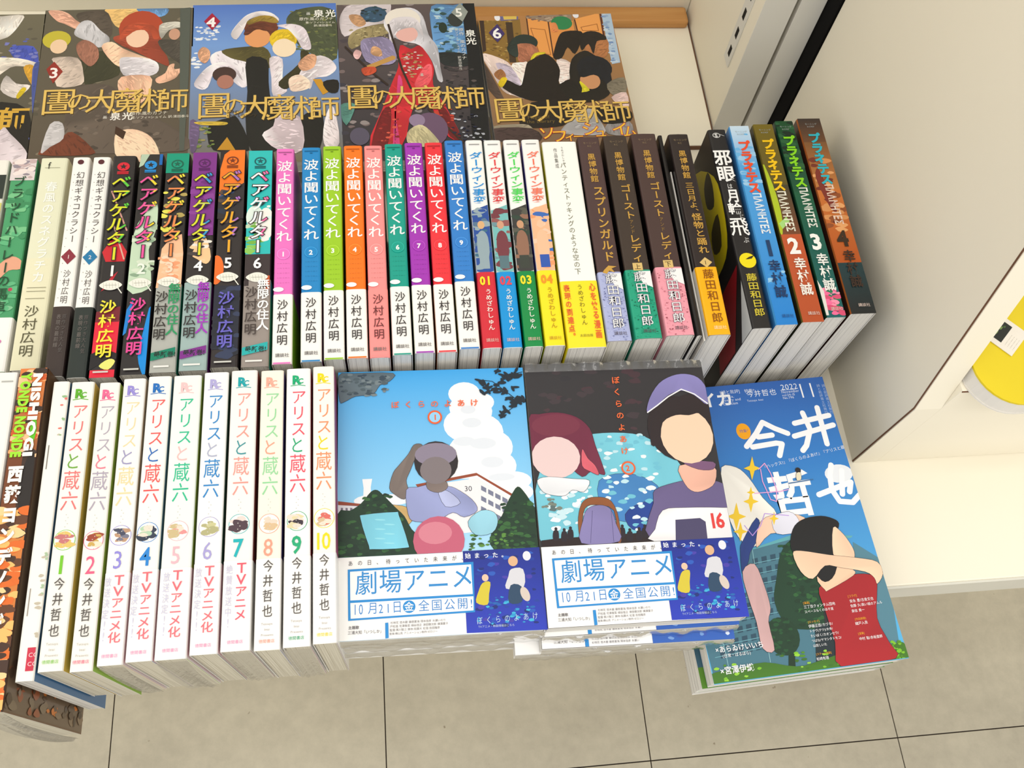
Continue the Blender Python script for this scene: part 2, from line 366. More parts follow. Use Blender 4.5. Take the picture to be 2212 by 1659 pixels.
ART={'c1':[
('r',(66,170,238),(146,210,248),0,0,128,95),
('r',(146,210,248),(205,234,252),0,95,128,182),
('e',(246,247,250),85.9,18.9,11.0,8.8,0),
('e',(246,247,250),84.1,29.5,9.0,8.3,0),
('e',(246,247,250),90.3,32.5,14.2,11.1,0),
('e',(246,247,250),97.2,25.7,9.0,7.0,0),
('e',(246,247,250),84.7,42.0,14.0,12.3,0),
('e',(246,247,250),95.8,48.0,15.3,13.5,0),
('e',(246,247,250),91.3,60.0,17.7,12.1,0),
('e',(246,247,250),104.0,59.2,12.7,12.0,0),
('e',(246,247,250),105.7,72.7,12.5,10.5,0),
('e',(246,247,250),83.2,71.8,20.0,9.2,0),
('e',(246,247,250),114.9,83.6,12.5,6.6,0),
('e',(246,247,250),104.9,83.2,20.0,7.8,0),
('e',(246,247,250),116.8,91.6,11.2,6.4,0),
('e',(226,232,242),89.9,40.8,6.4,3.6,0),
('e',(226,232,242),96.6,56.2,8.9,4.0,0),
('e',(226,232,242),87.9,31.0,5.1,3.1,0),
('e',(226,232,242),102.1,69.9,7.5,3.9,0),
('e',(226,232,242),107.6,80.7,8.8,2.6,0),
('e',(226,232,242),84.1,54.3,7.5,3.3,0),
('e',(240,244,250),24.9,93.3,14.5,4.4,0),
('e',(236,240,248),37.0,93.2,10.9,3.8,0),
('p',(244,244,248),0,[(16.0,78.4),(22.4,78.4),(21.4,84.2),(21.8,92.5),(16.5,92.5),(16.8,84.6)]),
('p',(150,70,50),0,[(0.4,92.8),(12.9,94.9),(26.1,96.8),(26.1,98.0),(0.4,95.4)]),
('p',(225,225,232),0,[(0.4,95.4),(21.3,97.8),(21.2,103.8),(0.4,101.0)]),
('p',(120,110,130),0,[(2.2,97.3),(3.6,97.5),(3.6,99.3),(2.2,99.1)]),
('p',(120,110,130),0,[(5.2,97.5),(6.6,97.7),(6.6,99.4),(5.2,99.2)]),
('p',(120,110,130),0,[(8.1,97.6),(9.6,97.8),(9.6,99.5),(8.1,99.4)]),
('p',(120,110,130),0,[(11.1,97.7),(12.5,97.9),(12.5,99.7),(11.1,99.5)]),
('p',(120,110,130),0,[(14.1,97.9),(15.5,98.1),(15.5,99.8),(14.1,99.6)]),
('p',(120,110,130),0,[(17.1,98.0),(18.5,98.2),(18.5,100.0),(17.1,99.8)]),
('p',(238,236,240),0,[(52.0,85.1),(91.4,80.7),(112.1,95.9),(112.2,111.8),(105.4,112.8),(102.7,116.4),(80.8,117.9),(69.0,112.3)]),
('p',(150,72,48),0,[(50.6,83.5),(91.0,77.1),(114.8,93.4),(114.3,95.1),(91.3,79.0),(51.8,85.4)]),
('p',(120,125,150),0,[(93.6,86.0),(96.9,88.1),(96.7,91.3),(93.4,89.2)]),
('p',(120,125,150),0,[(98.1,88.8),(101.5,90.9),(101.2,94.1),(97.9,92.0)]),
('p',(120,125,150),0,[(102.6,91.6),(106.0,93.7),(105.8,96.9),(102.4,94.8)]),
('p',(120,125,150),0,[(107.2,94.4),(110.5,96.5),(110.3,99.7),(106.9,97.6)]),
('p',(120,125,150),0,[(93.2,93.1),(96.5,95.2),(96.3,98.4),(93.0,96.3)]),
('p',(120,125,150),0,[(97.7,95.9),(101.0,98.0),(100.8,101.2),(97.5,99.1)]),
('p',(120,125,150),0,[(102.2,98.7),(105.5,100.7),(105.3,103.9),(102.0,101.9)]),
('p',(120,125,150),0,[(106.7,101.4),(110.0,103.5),(109.8,106.7),(106.5,104.6)]),
('p',(120,125,150),0,[(92.7,100.2),(96.0,102.2),(95.9,105.4),(92.5,103.3)]),
('p',(120,125,150),0,[(97.2,102.9),(100.5,105.0),(100.3,108.1),(97.0,106.1)]),
('p',(120,125,150),0,[(101.7,105.7),(105.0,107.7),(104.8,110.9),(101.5,108.8)]),
('p',(120,125,150),0,[(106.2,108.4),(109.5,110.5),(109.3,113.6),(106.0,111.6)]),
('t','30',(70,70,80),82.4,87.7,5.2,0,1,0,0,0),
('p',(205,170,110),1,[(27.3,96.6),(47.7,100.0),(45.0,111.2),(30.7,108.0)]),
('p',(26,56,38),1,[(0.1,101.6),(8.1,99.5),(15.3,94.8),(21.4,87.4),(25.6,86.3),(29.8,90.3),(36.9,98.3),(42.8,104.8),(47.3,113.8),(54.2,121.5),(53.9,132.5),(0.2,134.0)]),
('d',[(28,62,40),(40,84,46),(22,48,36),(52,100,52)],1.0,104.2,44.4,132.6,90,9,1),
('d',[(28,62,40),(40,84,46),(22,48,36),(52,100,52)],16.5,89.7,34.3,107.0,40,7,2),
('p',(26,56,38),1,[(99.1,116.3),(105.7,107.8),(108.6,101.5),(112.9,94.0),(117.7,87.9),(121.8,91.8),(126.1,99.7),(129.2,107.6),(128.5,130.1),(99.4,129.9)]),
('d',[(28,62,40),(40,84,46),(22,48,36),(52,100,52)],103.9,98.7,126.0,130.0,80,9,3),
('d',[(90,140,60),(50,90,45)],80.7,119.1,111.5,129.3,30,7,4),
('p',(125,205,228),1,[(17.1,102.7),(36.8,101.8),(39.2,104.0),(44.7,122.9),(42.8,125.9),(22.2,125.8),(19.9,123.5),(14.7,105.4)]),
('e',(150,222,238),27.2,106.6,3.5,0.5,5),
('e',(150,222,238),33.1,110.0,3.5,0.5,5),
('e',(150,222,238),27.1,112.8,3.5,0.5,5),
('e',(150,222,238),33.0,116.2,3.5,0.5,5),
('e',(150,222,238),27.0,119.0,3.5,0.5,5),
('e',(150,222,238),32.8,122.3,3.6,0.5,5),
('p',(122,110,105),1,[(33.5,85.3),(36.1,75.1),(39.9,70.0),(46.3,62.3),(50.2,55.7),(55.2,55.3),(55.7,58.6),(51.1,65.1),(47.2,74.2),(44.6,80.6),(45.6,87.2),(43.0,93.5),(37.0,90.0)]),
('p',(150,158,205),1,[(44.4,87.1),(51.8,85.5),(60.4,83.9),(70.1,85.6),(76.2,87.2),(86.9,95.4),(90.1,103.2),(81.3,107.3),(74.2,103.8),(64.3,108.4),(49.8,108.9),(45.2,103.7)]),
('p',(185,192,232),1,[(65.1,88.0),(72.4,89.6),(79.4,97.6),(69.5,99.7)]),
('p',(126,112,108),1,[(58.6,81.2),(69.7,81.7),(71.3,87.0),(65.1,89.9),(58.4,87.1)]),
('e',(40,34,38),64.7,68.3,14.6,14.7,0),
('e',(140,130,150),64.6,63.0,14.0,8.2,0),
('e',(128,118,122),64.2,74.3,10.4,9.6,0),
('e',(196,96,122),64.4,122.0,16.5,16.1,0),
('e',(214,130,148),62.2,117.0,10.8,7.4,0),
('p',(150,205,225),1,[(83.6,110.5),(92.5,103.3),(101.0,105.0),(103.0,111.4),(98.9,118.7),(88.0,119.5)]),
('p',(96,112,122),1,[(0.5,2.6),(10.7,1.2),(37.5,1.8),(34.9,8.0),(28.4,10.7),(23.3,17.6),(11.9,18.6),(4.4,22.5),(1.2,21.7)]),
('d',[(60,76,90),(80,96,104),(120,134,140)],1.8,2.0,33.4,19.3,60,8,5),
('l',(24,38,48),0.5,[(94.3,8.4),(105.9,10.3),(115.8,19.2),(125.5,28.1)]),
('l',(24,38,48),0.5,[(127.5,3.6),(116.7,6.2),(109.8,11.8)]),
('l',(24,38,48),0.5,[(126.5,23.9),(118.8,30.7),(109.3,37.4)]),
('e',(26,40,52),102.5,13.0,2.2,0.9,-60),
('e',(26,40,52),122.0,26.6,2.3,0.9,20),
('e',(26,40,52),103.6,15.1,2.9,0.9,-30),
('e',(26,40,52),120.0,27.2,2.8,1.1,50),
('e',(26,40,52),120.7,28.1,2.9,1.1,-30),
('e',(26,40,52),126.6,24.3,3.0,1.1,70),
('e',(26,40,52),119.1,27.3,2.4,1.2,20),
('e',(26,40,52),101.5,18.6,2.6,1.0,-30),
('e',(26,40,52),123.2,5.5,2.8,1.0,50),
('e',(26,40,52),113.1,5.6,3.0,0.9,20),
('e',(26,40,52),115.2,33.6,2.4,1.0,50),
('e',(26,40,52),101.7,15.0,3.0,1.3,0),
('e',(26,40,52),113.2,31.6,3.1,1.1,70),
('e',(26,40,52),125.0,6.6,2.7,1.3,-30),
('e',(26,40,52),102.9,17.7,2.6,1.0,70),
('e',(26,40,52),125.5,25.4,2.5,0.9,50),
('e',(26,40,52),96.3,9.1,2.8,0.9,20),
('e',(26,40,52),116.6,8.8,2.2,1.1,70),
('e',(26,40,52),115.9,7.3,2.6,0.9,70),
('e',(26,40,52),111.7,17.3,2.1,1.0,50),
('e',(26,40,52),117.9,6.2,2.5,1.2,-30),
('e',(26,40,52),117.6,8.5,2.7,1.2,0),
('e',(26,40,52),98.5,18.5,3.0,1.2,50),
('e',(26,40,52),108.7,18.7,3.0,1.0,0),
('e',(26,40,52),112.2,33.9,2.5,1.2,-30),
('e',(26,40,52),108.6,13.2,2.3,1.3,0),
('e',(26,40,52),113.0,10.3,2.6,1.0,70),
('e',(26,40,52),100.2,11.1,2.7,1.0,70),
('e',(26,40,52),121.6,15.3,3.0,0.9,0),
('e',(26,40,52),120.0,6.8,2.6,0.9,20),
('e',(26,40,52),115.9,23.8,2.7,0.9,-30),
('e',(26,40,52),109.6,2.6,2.5,0.9,-60),
('e',(26,40,52),120.6,5.7,2.3,1.1,70),
('e',(26,40,52),98.7,11.7,2.5,1.3,70),
('e',(26,40,52),119.8,16.4,2.3,1.0,70),
('e',(26,40,52),113.8,7.4,2.2,1.0,70),
('e',(26,40,52),111.7,37.1,2.8,0.8,-30),
('e',(26,40,52),98.0,11.8,2.6,0.9,50),
('e',(26,40,52),118.9,29.8,3.0,1.1,0),
('e',(26,40,52),125.7,25.1,2.9,1.1,-60),
('e',(26,40,52),123.1,7.6,2.4,1.1,0),
('e',(26,40,52),106.4,16.3,2.9,0.9,-30),
('e',(26,40,52),123.7,27.2,2.1,1.1,50),
('e',(26,40,52),120.3,26.5,2.1,0.8,20),
('e',(26,40,52),118.1,24.5,2.6,1.1,20),
('e',(26,40,52),116.9,23.3,3.0,0.9,0),
('e',(26,40,52),108.3,17.0,2.6,1.0,-30),
('e',(26,40,52),122.7,26.0,2.6,1.2,-60),
('e',(26,40,52),118.9,28.0,2.1,1.0,-60),
('e',(26,40,52),116.3,5.4,3.1,1.1,50),
('e',(26,40,52),113.9,19.2,3.0,1.1,-30),
('e',(26,40,52),110.8,36.7,2.5,1.1,20),
('e',(26,40,52),123.4,1.9,2.2,1.0,-60),
('e',(26,40,52),121.2,7.6,2.1,1.0,20),
('e',(26,40,52),121.6,24.4,3.0,1.2,-60),
('e',(26,40,52),112.5,11.5,3.1,1.3,0),
('e',(26,40,52),125.8,24.7,2.7,1.1,50),
('e',(26,40,52),123.0,23.7,2.2,1.2,-30),
('e',(26,40,52),117.6,8.0,2.4,1.1,70),
('e',(26,40,52),111.2,35.0,3.0,0.9,50),
('e',(26,40,52),110.1,2.5,2.6,1.1,0),
('e',(26,40,52),114.6,17.7,3.1,1.3,70),
('e',(26,40,52),122.7,5.9,2.3,1.1,-30),
('e',(26,40,52),107.4,16.1,2.7,0.9,0),
('t','ぼ',(240,110,70),35.6,26.0,5.5,0.02,1,0,0,0),
('t','く',(240,110,70),44.5,26.0,5.6,0.02,1,0,0,0),
('t','ら',(240,110,70),53.4,26.0,5.6,0.02,1,0,0,0),
('t','の',(240,110,70),62.4,26.1,5.6,0.02,1,0,0,0),
('t','よ',(240,110,70),71.4,26.1,5.6,0.02,1,0,0,0),
('t','あ',(240,110,70),80.5,26.1,5.6,0.02,1,0,0,0),
('t','け',(240,110,70),89.5,26.1,5.7,0.02,1,0,0,0),
('e',(236,98,44),65.0,36.1,4.9,5.1,0),
('e',(150,208,245),65.0,36.1,3.7,3.8,0),
('t','1',(236,98,44),63.9,36.0,5.5,0.03,1,0,0,0)],
'o2':[
('g',(24,44,140),(40,60,190),[(79.2,129.8),(128.7,129.6),(129.5,182.1),(79.1,181.4)]),
('d',[(30,60,160),(20,40,120),(40,90,190),(70,60,170)],87.9,132.2,124.7,178.5,50,9,7),
('d',[(40,150,210),(60,180,220),(30,100,180)],86.4,160.3,124.9,177.2,40,6,8),
('p',(214,196,60),1,[(90.6,151.0),(95.5,150.6),(94.3,158.0),(92.9,164.7),(86.0,163.0),(87.7,156.3)]),
('e',(228,196,170),92.5,147.7,2.1,2.3,0),
('p',(214,214,222),1,[(109.4,143.0),(117.0,143.5),(116.4,155.1),(105.2,155.2),(107.2,147.8)]),
('e',(222,178,140),110.9,137.9,3.1,3.3,0),
('p',(40,70,100),1,[(108.3,153.3),(115.1,154.4),(114.8,163.9),(106.5,164.1)]),
('e',(228,230,240),120.0,134.9,2.6,3.1,0),
('e',(214,200,190),117.1,159.3,2.7,4.8,-20),
('t','始',(240,244,250),80.4,133.0,3.8,0.015,1,0,0,0),
('t','ま',(240,244,250),86.2,133.1,3.8,0.015,1,0,0,0),
('t','っ',(240,244,250),92.1,133.2,3.8,0.015,1,0,0,0),
('t','た',(240,244,250),97.9,133.3,3.8,0.015,1,0,0,0),
('t','。',(240,244,250),103.7,133.4,3.7,0.015,1,0,0,0),
('t','ぼ',(190,215,240),85.6,174.3,4.9,0.0,0.75,0,0,0),
('t','く',(190,215,240),91.4,174.1,4.9,0.0,0.75,0,0,0),
('t','ら',(190,215,240),97.1,173.9,4.9,0.0,0.75,0,0,0),
('t','の',(190,215,240),102.9,173.7,4.9,0.0,0.75,0,0,0),
('t','よ',(190,215,240),108.7,173.5,4.9,0.0,0.75,0,0,0),
('t','あ',(190,215,240),114.6,173.3,4.9,0.0,0.75,0,0,0),
('t','け',(190,215,240),120.4,173.1,4.9,0.0,0.75,0,0,0),
('t','TVアニメ・映画情報はこちら',(190,205,235),86.4,178.0,1.7,0,1,0,0,0),
('g',(36,140,214),(36,140,214),[(6.7,138.1),(85.6,137.1),(84.9,168.9),(7.0,169.9)]),
('g',(250,249,248),(250,249,248),[(8.1,139.5),(84.0,138.7),(84.1,157.5),(8.3,157.5)]),
('g',(250,249,248),(250,249,248),[(8.3,159.1),(84.4,159.0),(84.0,167.7),(8.5,168.7)]),
('t','劇',(48,140,210),11.0,147.0,15.8,0.004,0.92,0,0,0),
('t','場',(48,140,210),25.8,146.8,15.8,0.004,0.92,0,0,0),
('t','ア',(48,140,210),40.6,146.6,15.9,0.004,0.92,0,0,0),
('t','ニ',(48,140,210),55.6,146.3,16.0,0.004,0.92,0,0,0),
('t','メ',(48,140,210),70.7,146.1,16.1,0.004,0.92,0,0,0),
('t','1',(48,130,205),9.8,163.0,9.1,0,0.62,0,0,0),
('t','0',(48,130,205),13.3,163.0,9.2,0,0.62,0,0,0),
('t','月',(48,130,205),18.9,162.9,7.9,0,0.8,0,0,0),
('t','2',(48,130,205),25.4,163.3,7.8,0,0.78,0,0,0),
('t','1',(48,130,205),29.8,163.3,8.0,0,0.78,0,0,0),
('t','日',(48,130,205),33.7,162.9,8.0,0,0.8,0,0,0),
('e',(36,140,214),44.3,163.3,3.9,3.9,0),
('t','金',(250,250,250),41.2,163.2,6.0,0.01,1,0,0,0),
('t','全',(48,130,205),49.8,163.1,7.5,0,0.95,0,0,0),
('t','国',(48,130,205),57.8,163.1,7.5,0,0.95,0,0,0),
('t','公',(48,130,205),65.8,163.1,7.5,0,0.95,0,0,0),
('t','開',(48,130,205),73.9,163.0,7.5,0,0.95,0,0,0),
('t','!',(48,130,205),82.0,163.0,7.5,0,0.95,0,0,0),
('t','あ',(80,74,80),6.9,134.3,3.5,0,0.85,0,0,0),
('t','の',(80,74,80),12.8,134.2,3.6,0,0.85,0,0,0),
('t','日',(80,74,80),18.6,134.2,3.6,0,0.85,0,0,0),
('t','、',(80,74,80),24.5,134.2,3.6,0,0.85,0,0,0),
('t','待',(80,74,80),30.4,134.2,3.6,0,0.85,0,0,0),
('t','っ',(80,74,80),36.3,134.2,3.6,0,0.85,0,0,0),
('t','て',(80,74,80),42.3,134.2,3.6,0,0.85,0,0,0),
('t','い',(80,74,80),48.2,134.2,3.5,0,0.85,0,0,0),
('t','た',(80,74,80),54.2,134.2,3.5,0,0.85,0,0,0),
('t','未',(80,74,80),60.1,134.1,3.6,0,0.85,0,0,0),
('t','来',(80,74,80),66.1,134.1,3.6,0,0.85,0,0,0),
('t','が',(80,74,80),72.1,134.1,3.6,0,0.85,0,0,0),
('t','、',(80,74,80),78.1,134.1,3.6,0,0.85,0,0,0),
('g',(36,140,214),(36,140,214),[(29.4,172.4),(31.3,172.3),(31.4,181.6),(29.4,181.8)]),
('t','主題歌',(90,85,90),7.0,174.2,2.2,0.01,1,0,0,0),
('t','三浦大知「いつしか」',(90,85,90),6.7,177.2,2.4,0,0.9,0,0,0),
('t','杉咲花 悠木碧 藤原夏海 岡本信彦 水瀬いのり',(120,115,120),32.6,172.6,1.7,0,0.98,0,0,0),
('t','戸松遥 花澤香菜 細谷佳正 津田健次郎 横澤夏子',(120,115,120),32.3,174.8,1.7,0,0.98,0,0,0),
('t','監督:黒川智之 脚本:佐藤大 虹音:吉田隆彦',(120,115,120),32.1,177.0,1.7,0,0.98,0,0,0),
('t','音楽:横山克 アニメーション制作:ゼロジー',(120,115,120),31.8,179.2,1.6,0,0.98,0,0,0)],
'c2':[
('r',(52,50,54),(36,34,38),0,0,128,182),
('d',[(64,54,60),(70,50,58),(48,46,52)],7.5,4.8,81.8,50.4,26,16,9),
('g',(38,38,42),(60,60,64),[(0.1,-1.4),(127.5,-1.1),(127.3,4.2),(-0.1,4.5)]),
('p',(116,196,216),1,[(1.8,85.0),(15.1,64.2),(31.5,55.3),(50.0,52.5),(70.8,53.8),(83.2,58.8),(92.5,67.4),(101.2,78.7),(100.9,97.4),(87.5,117.6),(73.2,129.5),(1.7,128.4)]),
('p',(66,132,196),1,[(43.4,86.9),(61.8,82.4),(79.0,88.5),(85.2,99.3),(75.7,111.8),(57.5,116.1),(43.4,107.7)]),
('p',(30,66,150),1,[(58.1,111.0),(69.2,103.8),(79.3,104.2),(76.8,122.1),(61.8,121.4)]),
('d',[(232,242,246),(190,226,238),(110,190,214)],44.6,54.5,91.8,122.9,70,11,10),
('d',[(240,246,250),(200,230,240)],2.6,90.3,39.5,120.3,44,12,11),
('d',[(90,110,112),(120,130,120)],3.9,90.3,17.3,106.5,14,8,12),
('p',(40,26,28),0,[(0.9,125.9),(10.6,125.1),(74.0,123.9),(75.4,131.5),(1.3,130.2)]),
('e',(38,30,40),11.2,118.6,1.0,1.1,0),
('p',(38,30,40),1,[(9.6,120.0),(12.5,120.2),(12.2,125.8),(8.8,125.6)]),
('e',(38,30,40),16.6,119.5,1.0,1.1,0),
('p',(38,30,40),1,[(15.0,120.9),(18.0,121.1),(17.6,126.7),(14.2,126.5)]),
('e',(38,30,40),20.8,118.5,1.0,1.1,0),
('p',(38,30,40),1,[(19.2,119.9),(22.1,120.0),(21.8,125.7),(18.4,125.5)]),
('e',(38,30,40),55.2,118.9,1.0,1.1,0),
('p',(38,30,40),1,[(53.5,120.3),(56.5,120.5),(56.0,126.1),(52.6,126.0)]),
('e',(38,30,40),59.9,121.7,1.0,1.1,0),
('p',(38,30,40),1,[(58.2,123.1),(61.2,123.2),(60.7,128.9),(57.2,128.7)]),
('e',(38,30,40),66.2,121.3,1.0,1.2,0),
('p',(38,30,40),1,[(64.5,122.8),(67.5,122.9),(66.9,128.6),(63.5,128.4)]),
('e',(38,30,40),70.2,119.6,1.0,1.2,0),
('p',(38,30,40),1,[(68.5,121.1),(71.5,121.2),(70.9,126.9),(67.5,126.7)]),
('e',(38,30,40),73.8,120.5,1.0,1.1,0),
('p',(38,30,40),1,[(72.1,121.9),(75.1,122.0),(74.6,127.7),(71.1,127.5)]),
('p',(140,82,44),1,[(26.1,115.8),(28.8,104.5),(33.1,99.5),(39.5,98.2),(48.2,99.9),(52.4,106.9),(53.6,117.2),(53.4,128.5),(50.8,129.0),(50.9,108.1),(38.9,103.6),(31.7,105.9),(28.6,117.2),(26.7,129.0)]),
('p',(132,124,176),1,[(26.9,129.0),(29.7,113.5),(33.6,106.0),(41.4,103.8),(48.6,106.7),(51.3,117.1),(52.1,129.1)]),
('l',(84,76,124),0.3,[(36.6,107.4),(32.9,129.3)]),
('l',(84,76,124),0.3,[(49.1,108.0),(48.3,129.3)]),
('p',(112,40,66),1,[(-0.1,40.2),(7.3,37.0),(20.4,36.2),(33.1,40.1),(41.3,48.8),(43.8,61.3),(47.2,76.4),(47.6,83.1),(39.1,80.0),(32.3,83.7),(21.7,75.3),(-1.0,74.3)]),
('e',(232,205,205),16.0,69.0,16.5,15.0,0),
('e',(120,48,70),18.2,45.8,16.8,8.3,0),
('p',(214,96,112),1,[(34.5,63.7),(37.6,70.6),(42.1,76.1),(43.8,82.9),(37.8,80.0),(33.1,75.8)]),
('p',(236,238,244),1,[(1.8,85.0),(9.6,82.7),(25.8,84.8),(37.0,86.6),(32.4,94.3),(25.0,92.6),(19.6,96.3),(12.1,95.9),(4.9,93.0)]),
('p',(106,94,140),1,[(73.2,129.5),(78.3,104.2),(80.6,95.1),(95.5,90.5),(104.7,89.6),(121.5,90.3),(128.8,93.3),(136.9,99.0),(133.8,130.0)]),
('p',(240,238,242),1,[(76.8,122.1),(83.6,109.6),(99.1,108.4),(124.6,109.6),(135.8,112.1),(133.8,130.0),(75.0,130.2)]),
('p',(74,68,104),0,[(91.3,116.4),(108.1,116.0),(111.5,118.7),(110.9,130.2),(89.4,130.3)]),
('p',(232,178,158),1,[(99.9,78.6),(123.4,79.6),(122.6,91.7),(115.2,96.7),(107.3,97.7),(101.7,92.1)]),
('p',(120,84,120),1,[(102.7,76.0),(123.8,76.9),(122.9,82.3),(112.5,81.9)]),
('e',(42,32,36),104.2,51.2,22.5,24.4,0),
('e',(242,208,180),108.6,57.0,18.5,20.5,0),
('p',(42,32,36),1,[(85.0,46.3),(91.7,36.6),(105.0,28.5),(119.2,24.6),(126.8,27.8),(127.5,47.9),(120.6,40.5),(112.4,41.7),(103.1,41.3),(92.9,46.6),(88.9,60.4),(82.6,62.9)]),
('p',(134,128,186),1,[(82.9,38.8),(86.3,27.8),(94.7,16.5),(105.0,10.9),(114.8,9.7),(123.8,13.0),(128.5,22.0),(127.1,34.3),(118.8,26.8),(110.0,22.8),(100.0,26.1),(90.8,33.7)]),
('l',(240,240,246),0.9,[(83.4,38.6),(90.8,33.7),(99.8,27.1),(110.1,21.7),(119.0,25.8),(127.2,33.3)]),
('t','16',(222,64,60),113.6,117.8,14.1,0.03,0.85,0,0,0),
('t','ぼ',(240,110,60),60.9,13.0,5.9,0.02,1,0,0,0),
('t','く',(240,110,60),60.9,22.1,5.8,0.02,1,0,0,0),
('t','ら',(240,110,60),60.9,31.2,5.7,0.02,1,0,0,0),
('t','の',(240,110,60),60.9,40.1,5.7,0.02,1,0,0,0),
('t','よ',(240,110,60),60.9,49.0,5.5,0.02,1,0,0,0),
('t','あ',(240,110,60),60.9,57.7,5.5,0.02,1,0,0,0),
('t','け',(240,110,60),60.9,66.4,5.4,0.02,1,0,0,0),
('e',(236,98,44),64.5,78.9,4.9,4.9,0),
('e',(120,190,214),64.5,78.9,3.7,3.7,0),
('t','2',(236,98,44),62.6,78.8,5.7,0.03,1,0,0,0)],
'mg':[
('r',(50,100,180),(52,128,204),0,0,143,70),
('r',(52,128,204),(90,184,232),0,70,143,221),
('e',(236,240,246),132.5,81.6,11.2,7.4,0),
('e',(236,240,246),129.7,148.1,7.7,3.0,0),
('e',(225,238,248),82.9,114.4,13.9,4.8,0),
('t','ユリイカ',(250,250,252),11.4,11.3,13.4,0.03,1,0,0,0),
('t','[詩と批評]',(220,228,244),55.7,5.8,3.5,0,1,0,0,0),
('t','Eureka,',(220,228,244),56.1,9.7,3.1,0,1,0,0,0),
('t','Poetry and',(220,228,244),56.1,12.5,3.1,0,1,0,0,0),
('t','Criticism',(220,228,244),56.0,15.6,3.1,0,1,0,0,0),
('t','特集*',(220,228,244),75.8,6.4,3.5,0,1,0,0,0),
('t','今井哲也',(236,240,250),76.7,9.2,6.0,0,1,0.05,0,0),
('t','Tetsuya Imai',(220,228,244),76.0,14.8,2.4,0,1,0,0,0),
('t','2022',(230,236,248),106.1,5.8,6.7,0,1,0,0,0),
('l',(230,236,248),0.3,[(105.3,8.5),(118.4,8.7)]),
('t','November',(220,228,244),105.6,10.0,3.2,0,1,0,0,0),
('t','vol.54-15',(220,228,244),105.5,12.8,2.8,0,1,0,0,0),
('t','No.796',(220,228,244),105.5,15.2,2.9,0,1,0,0,0),
('t','1',(250,250,252),119.4,9.9,17.6,0,0.7,0,0,0),
('t','1',(250,250,252),127.8,10.0,17.8,0,0.7,0,0,0),
('t','詩と批評青土社発行',(170,190,225),136.2,6.9,2.9,0,1,0,1,0),
('t','詩と批評青土社発行',(170,190,225),140.5,7.3,2.9,0,1,0,1,0),
('e',(246,168,24),66.7,39.9,5.7,6.7,0),
('t','特集*',(60,90,160),63.5,39.6,3.0,0,1,0,0,0),
('l',(252,252,254),4.3,[(66.1,52.4),(76.4,42.6),(83.6,34.0),(91.9,39.9),(101.3,45.1)]),
('l',(252,252,254),4.3,[(77.2,45.7),(88.5,45.2)]),
('l',(252,252,254),4.3,[(70.7,53.4),(90.2,52.1),(94.5,53.2),(90.1,62.4)]),
('l',(252,252,254),4.3,[(109.1,37.4),(138.6,33.5)]),
('l',(252,252,254),4.3,[(106.1,48.0),(139.8,41.9)]),
('l',(252,252,254),4.3,[(118.0,29.4),(120.2,43.7),(113.6,56.5),(109.6,60.2)]),
('l',(252,252,254),4.3,[(131.0,26.1),(130.7,43.0),(130.3,56.9)]),
('l',(252,252,254),4.3,[(112.2,96.4),(139.9,89.3),(136.7,96.7)]),
('l',(252,252,254),4.3,[(135.4,79.5),(130.5,97.9)]),
('l',(252,252,254),4.3,[(128.4,74.3),(125.0,82.5),(123.3,93.6),(126.7,103.3),(136.7,105.2),(143.8,100.0)]),
('t','哲',(252,252,254),73.7,93.3,37.5,0.025,0.95,0,0,0),
('t','『ハックス!』『ぼくらのよあけ』『アリスと蔵六』……センカをまねる',(230,238,250),74.0,70.5,3.3,0,1,0,0,8),
('p',(96,170,180),0,[(47.1,131.8),(70.1,126.9),(89.9,123.0),(128.8,130.4),(126.9,131.8),(90.9,130.7)]),
('p',(72,120,138),0,[(47.0,132.5),(79.2,127.9),(103.9,129.2),(84.3,216.6),(1.0,219.6),(0.1,189.7),(4.4,177.7),(31.6,181.0)]),
('p',(84,132,150),0,[(127.5,134.9),(143.6,148.9),(146.1,165.7),(139.3,209.6),(121.0,214.3),(117.1,178.4)]),
('p',(44,78,98),0,[(48.5,138.7),(52.6,138.3),(51.9,143.0),(47.9,143.4)]),
('p',(44,78,98),0,[(55.4,138.0),(59.5,137.6),(58.9,142.3),(54.8,142.7)]),
('p',(44,78,98),0,[(62.3,137.3),(66.5,136.9),(65.8,141.6),(61.7,142.0)]),
('p',(44,78,98),0,[(69.3,136.6),(73.5,136.2),(72.8,140.9),(68.7,141.3)]),
('p',(44,78,98),0,[(76.3,135.9),(80.5,135.5),(79.8,140.2),(75.7,140.6)]),
('p',(44,78,98),0,[(83.4,135.2),(87.6,134.8),(86.8,139.5),(82.7,139.9)]),
('l',(110,170,184),0.5,[(46.0,142.4),(88.6,138.8)]),
('p',(44,78,98),0,[(43.3,146.7),(47.4,146.3),(46.8,151.0),(42.8,151.4)]),
('p',(44,78,98),0,[(50.2,146.0),(54.3,145.6),(53.7,150.3),(49.6,150.7)]),
('p',(44,78,98),0,[(57.1,145.4),(61.2,144.9),(60.6,149.6),(56.5,150.0)]),
('p',(44,78,98),0,[(64.1,144.7),(68.2,144.3),(67.5,148.9),(63.4,149.4)]),
('p',(44,78,98),0,[(71.0,144.0),(75.2,143.6),(74.5,148.3),(70.4,148.7)]),
('p',(44,78,98),0,[(78.0,143.3),(82.2,142.9),(81.5,147.6),(77.3,148.0)]),
('l',(110,170,184),0.5,[(40.6,150.4),(82.9,146.9)]),
('p',(44,78,98),0,[(38.3,154.6),(42.3,154.2),(41.8,158.8),(37.7,159.2)]),
('p',(44,78,98),0,[(45.1,154.0),(49.2,153.6),(48.6,158.2),(44.6,158.6)]),
('p',(44,78,98),0,[(52.0,153.3),(56.1,152.9),(55.4,157.5),(51.4,157.9)]),
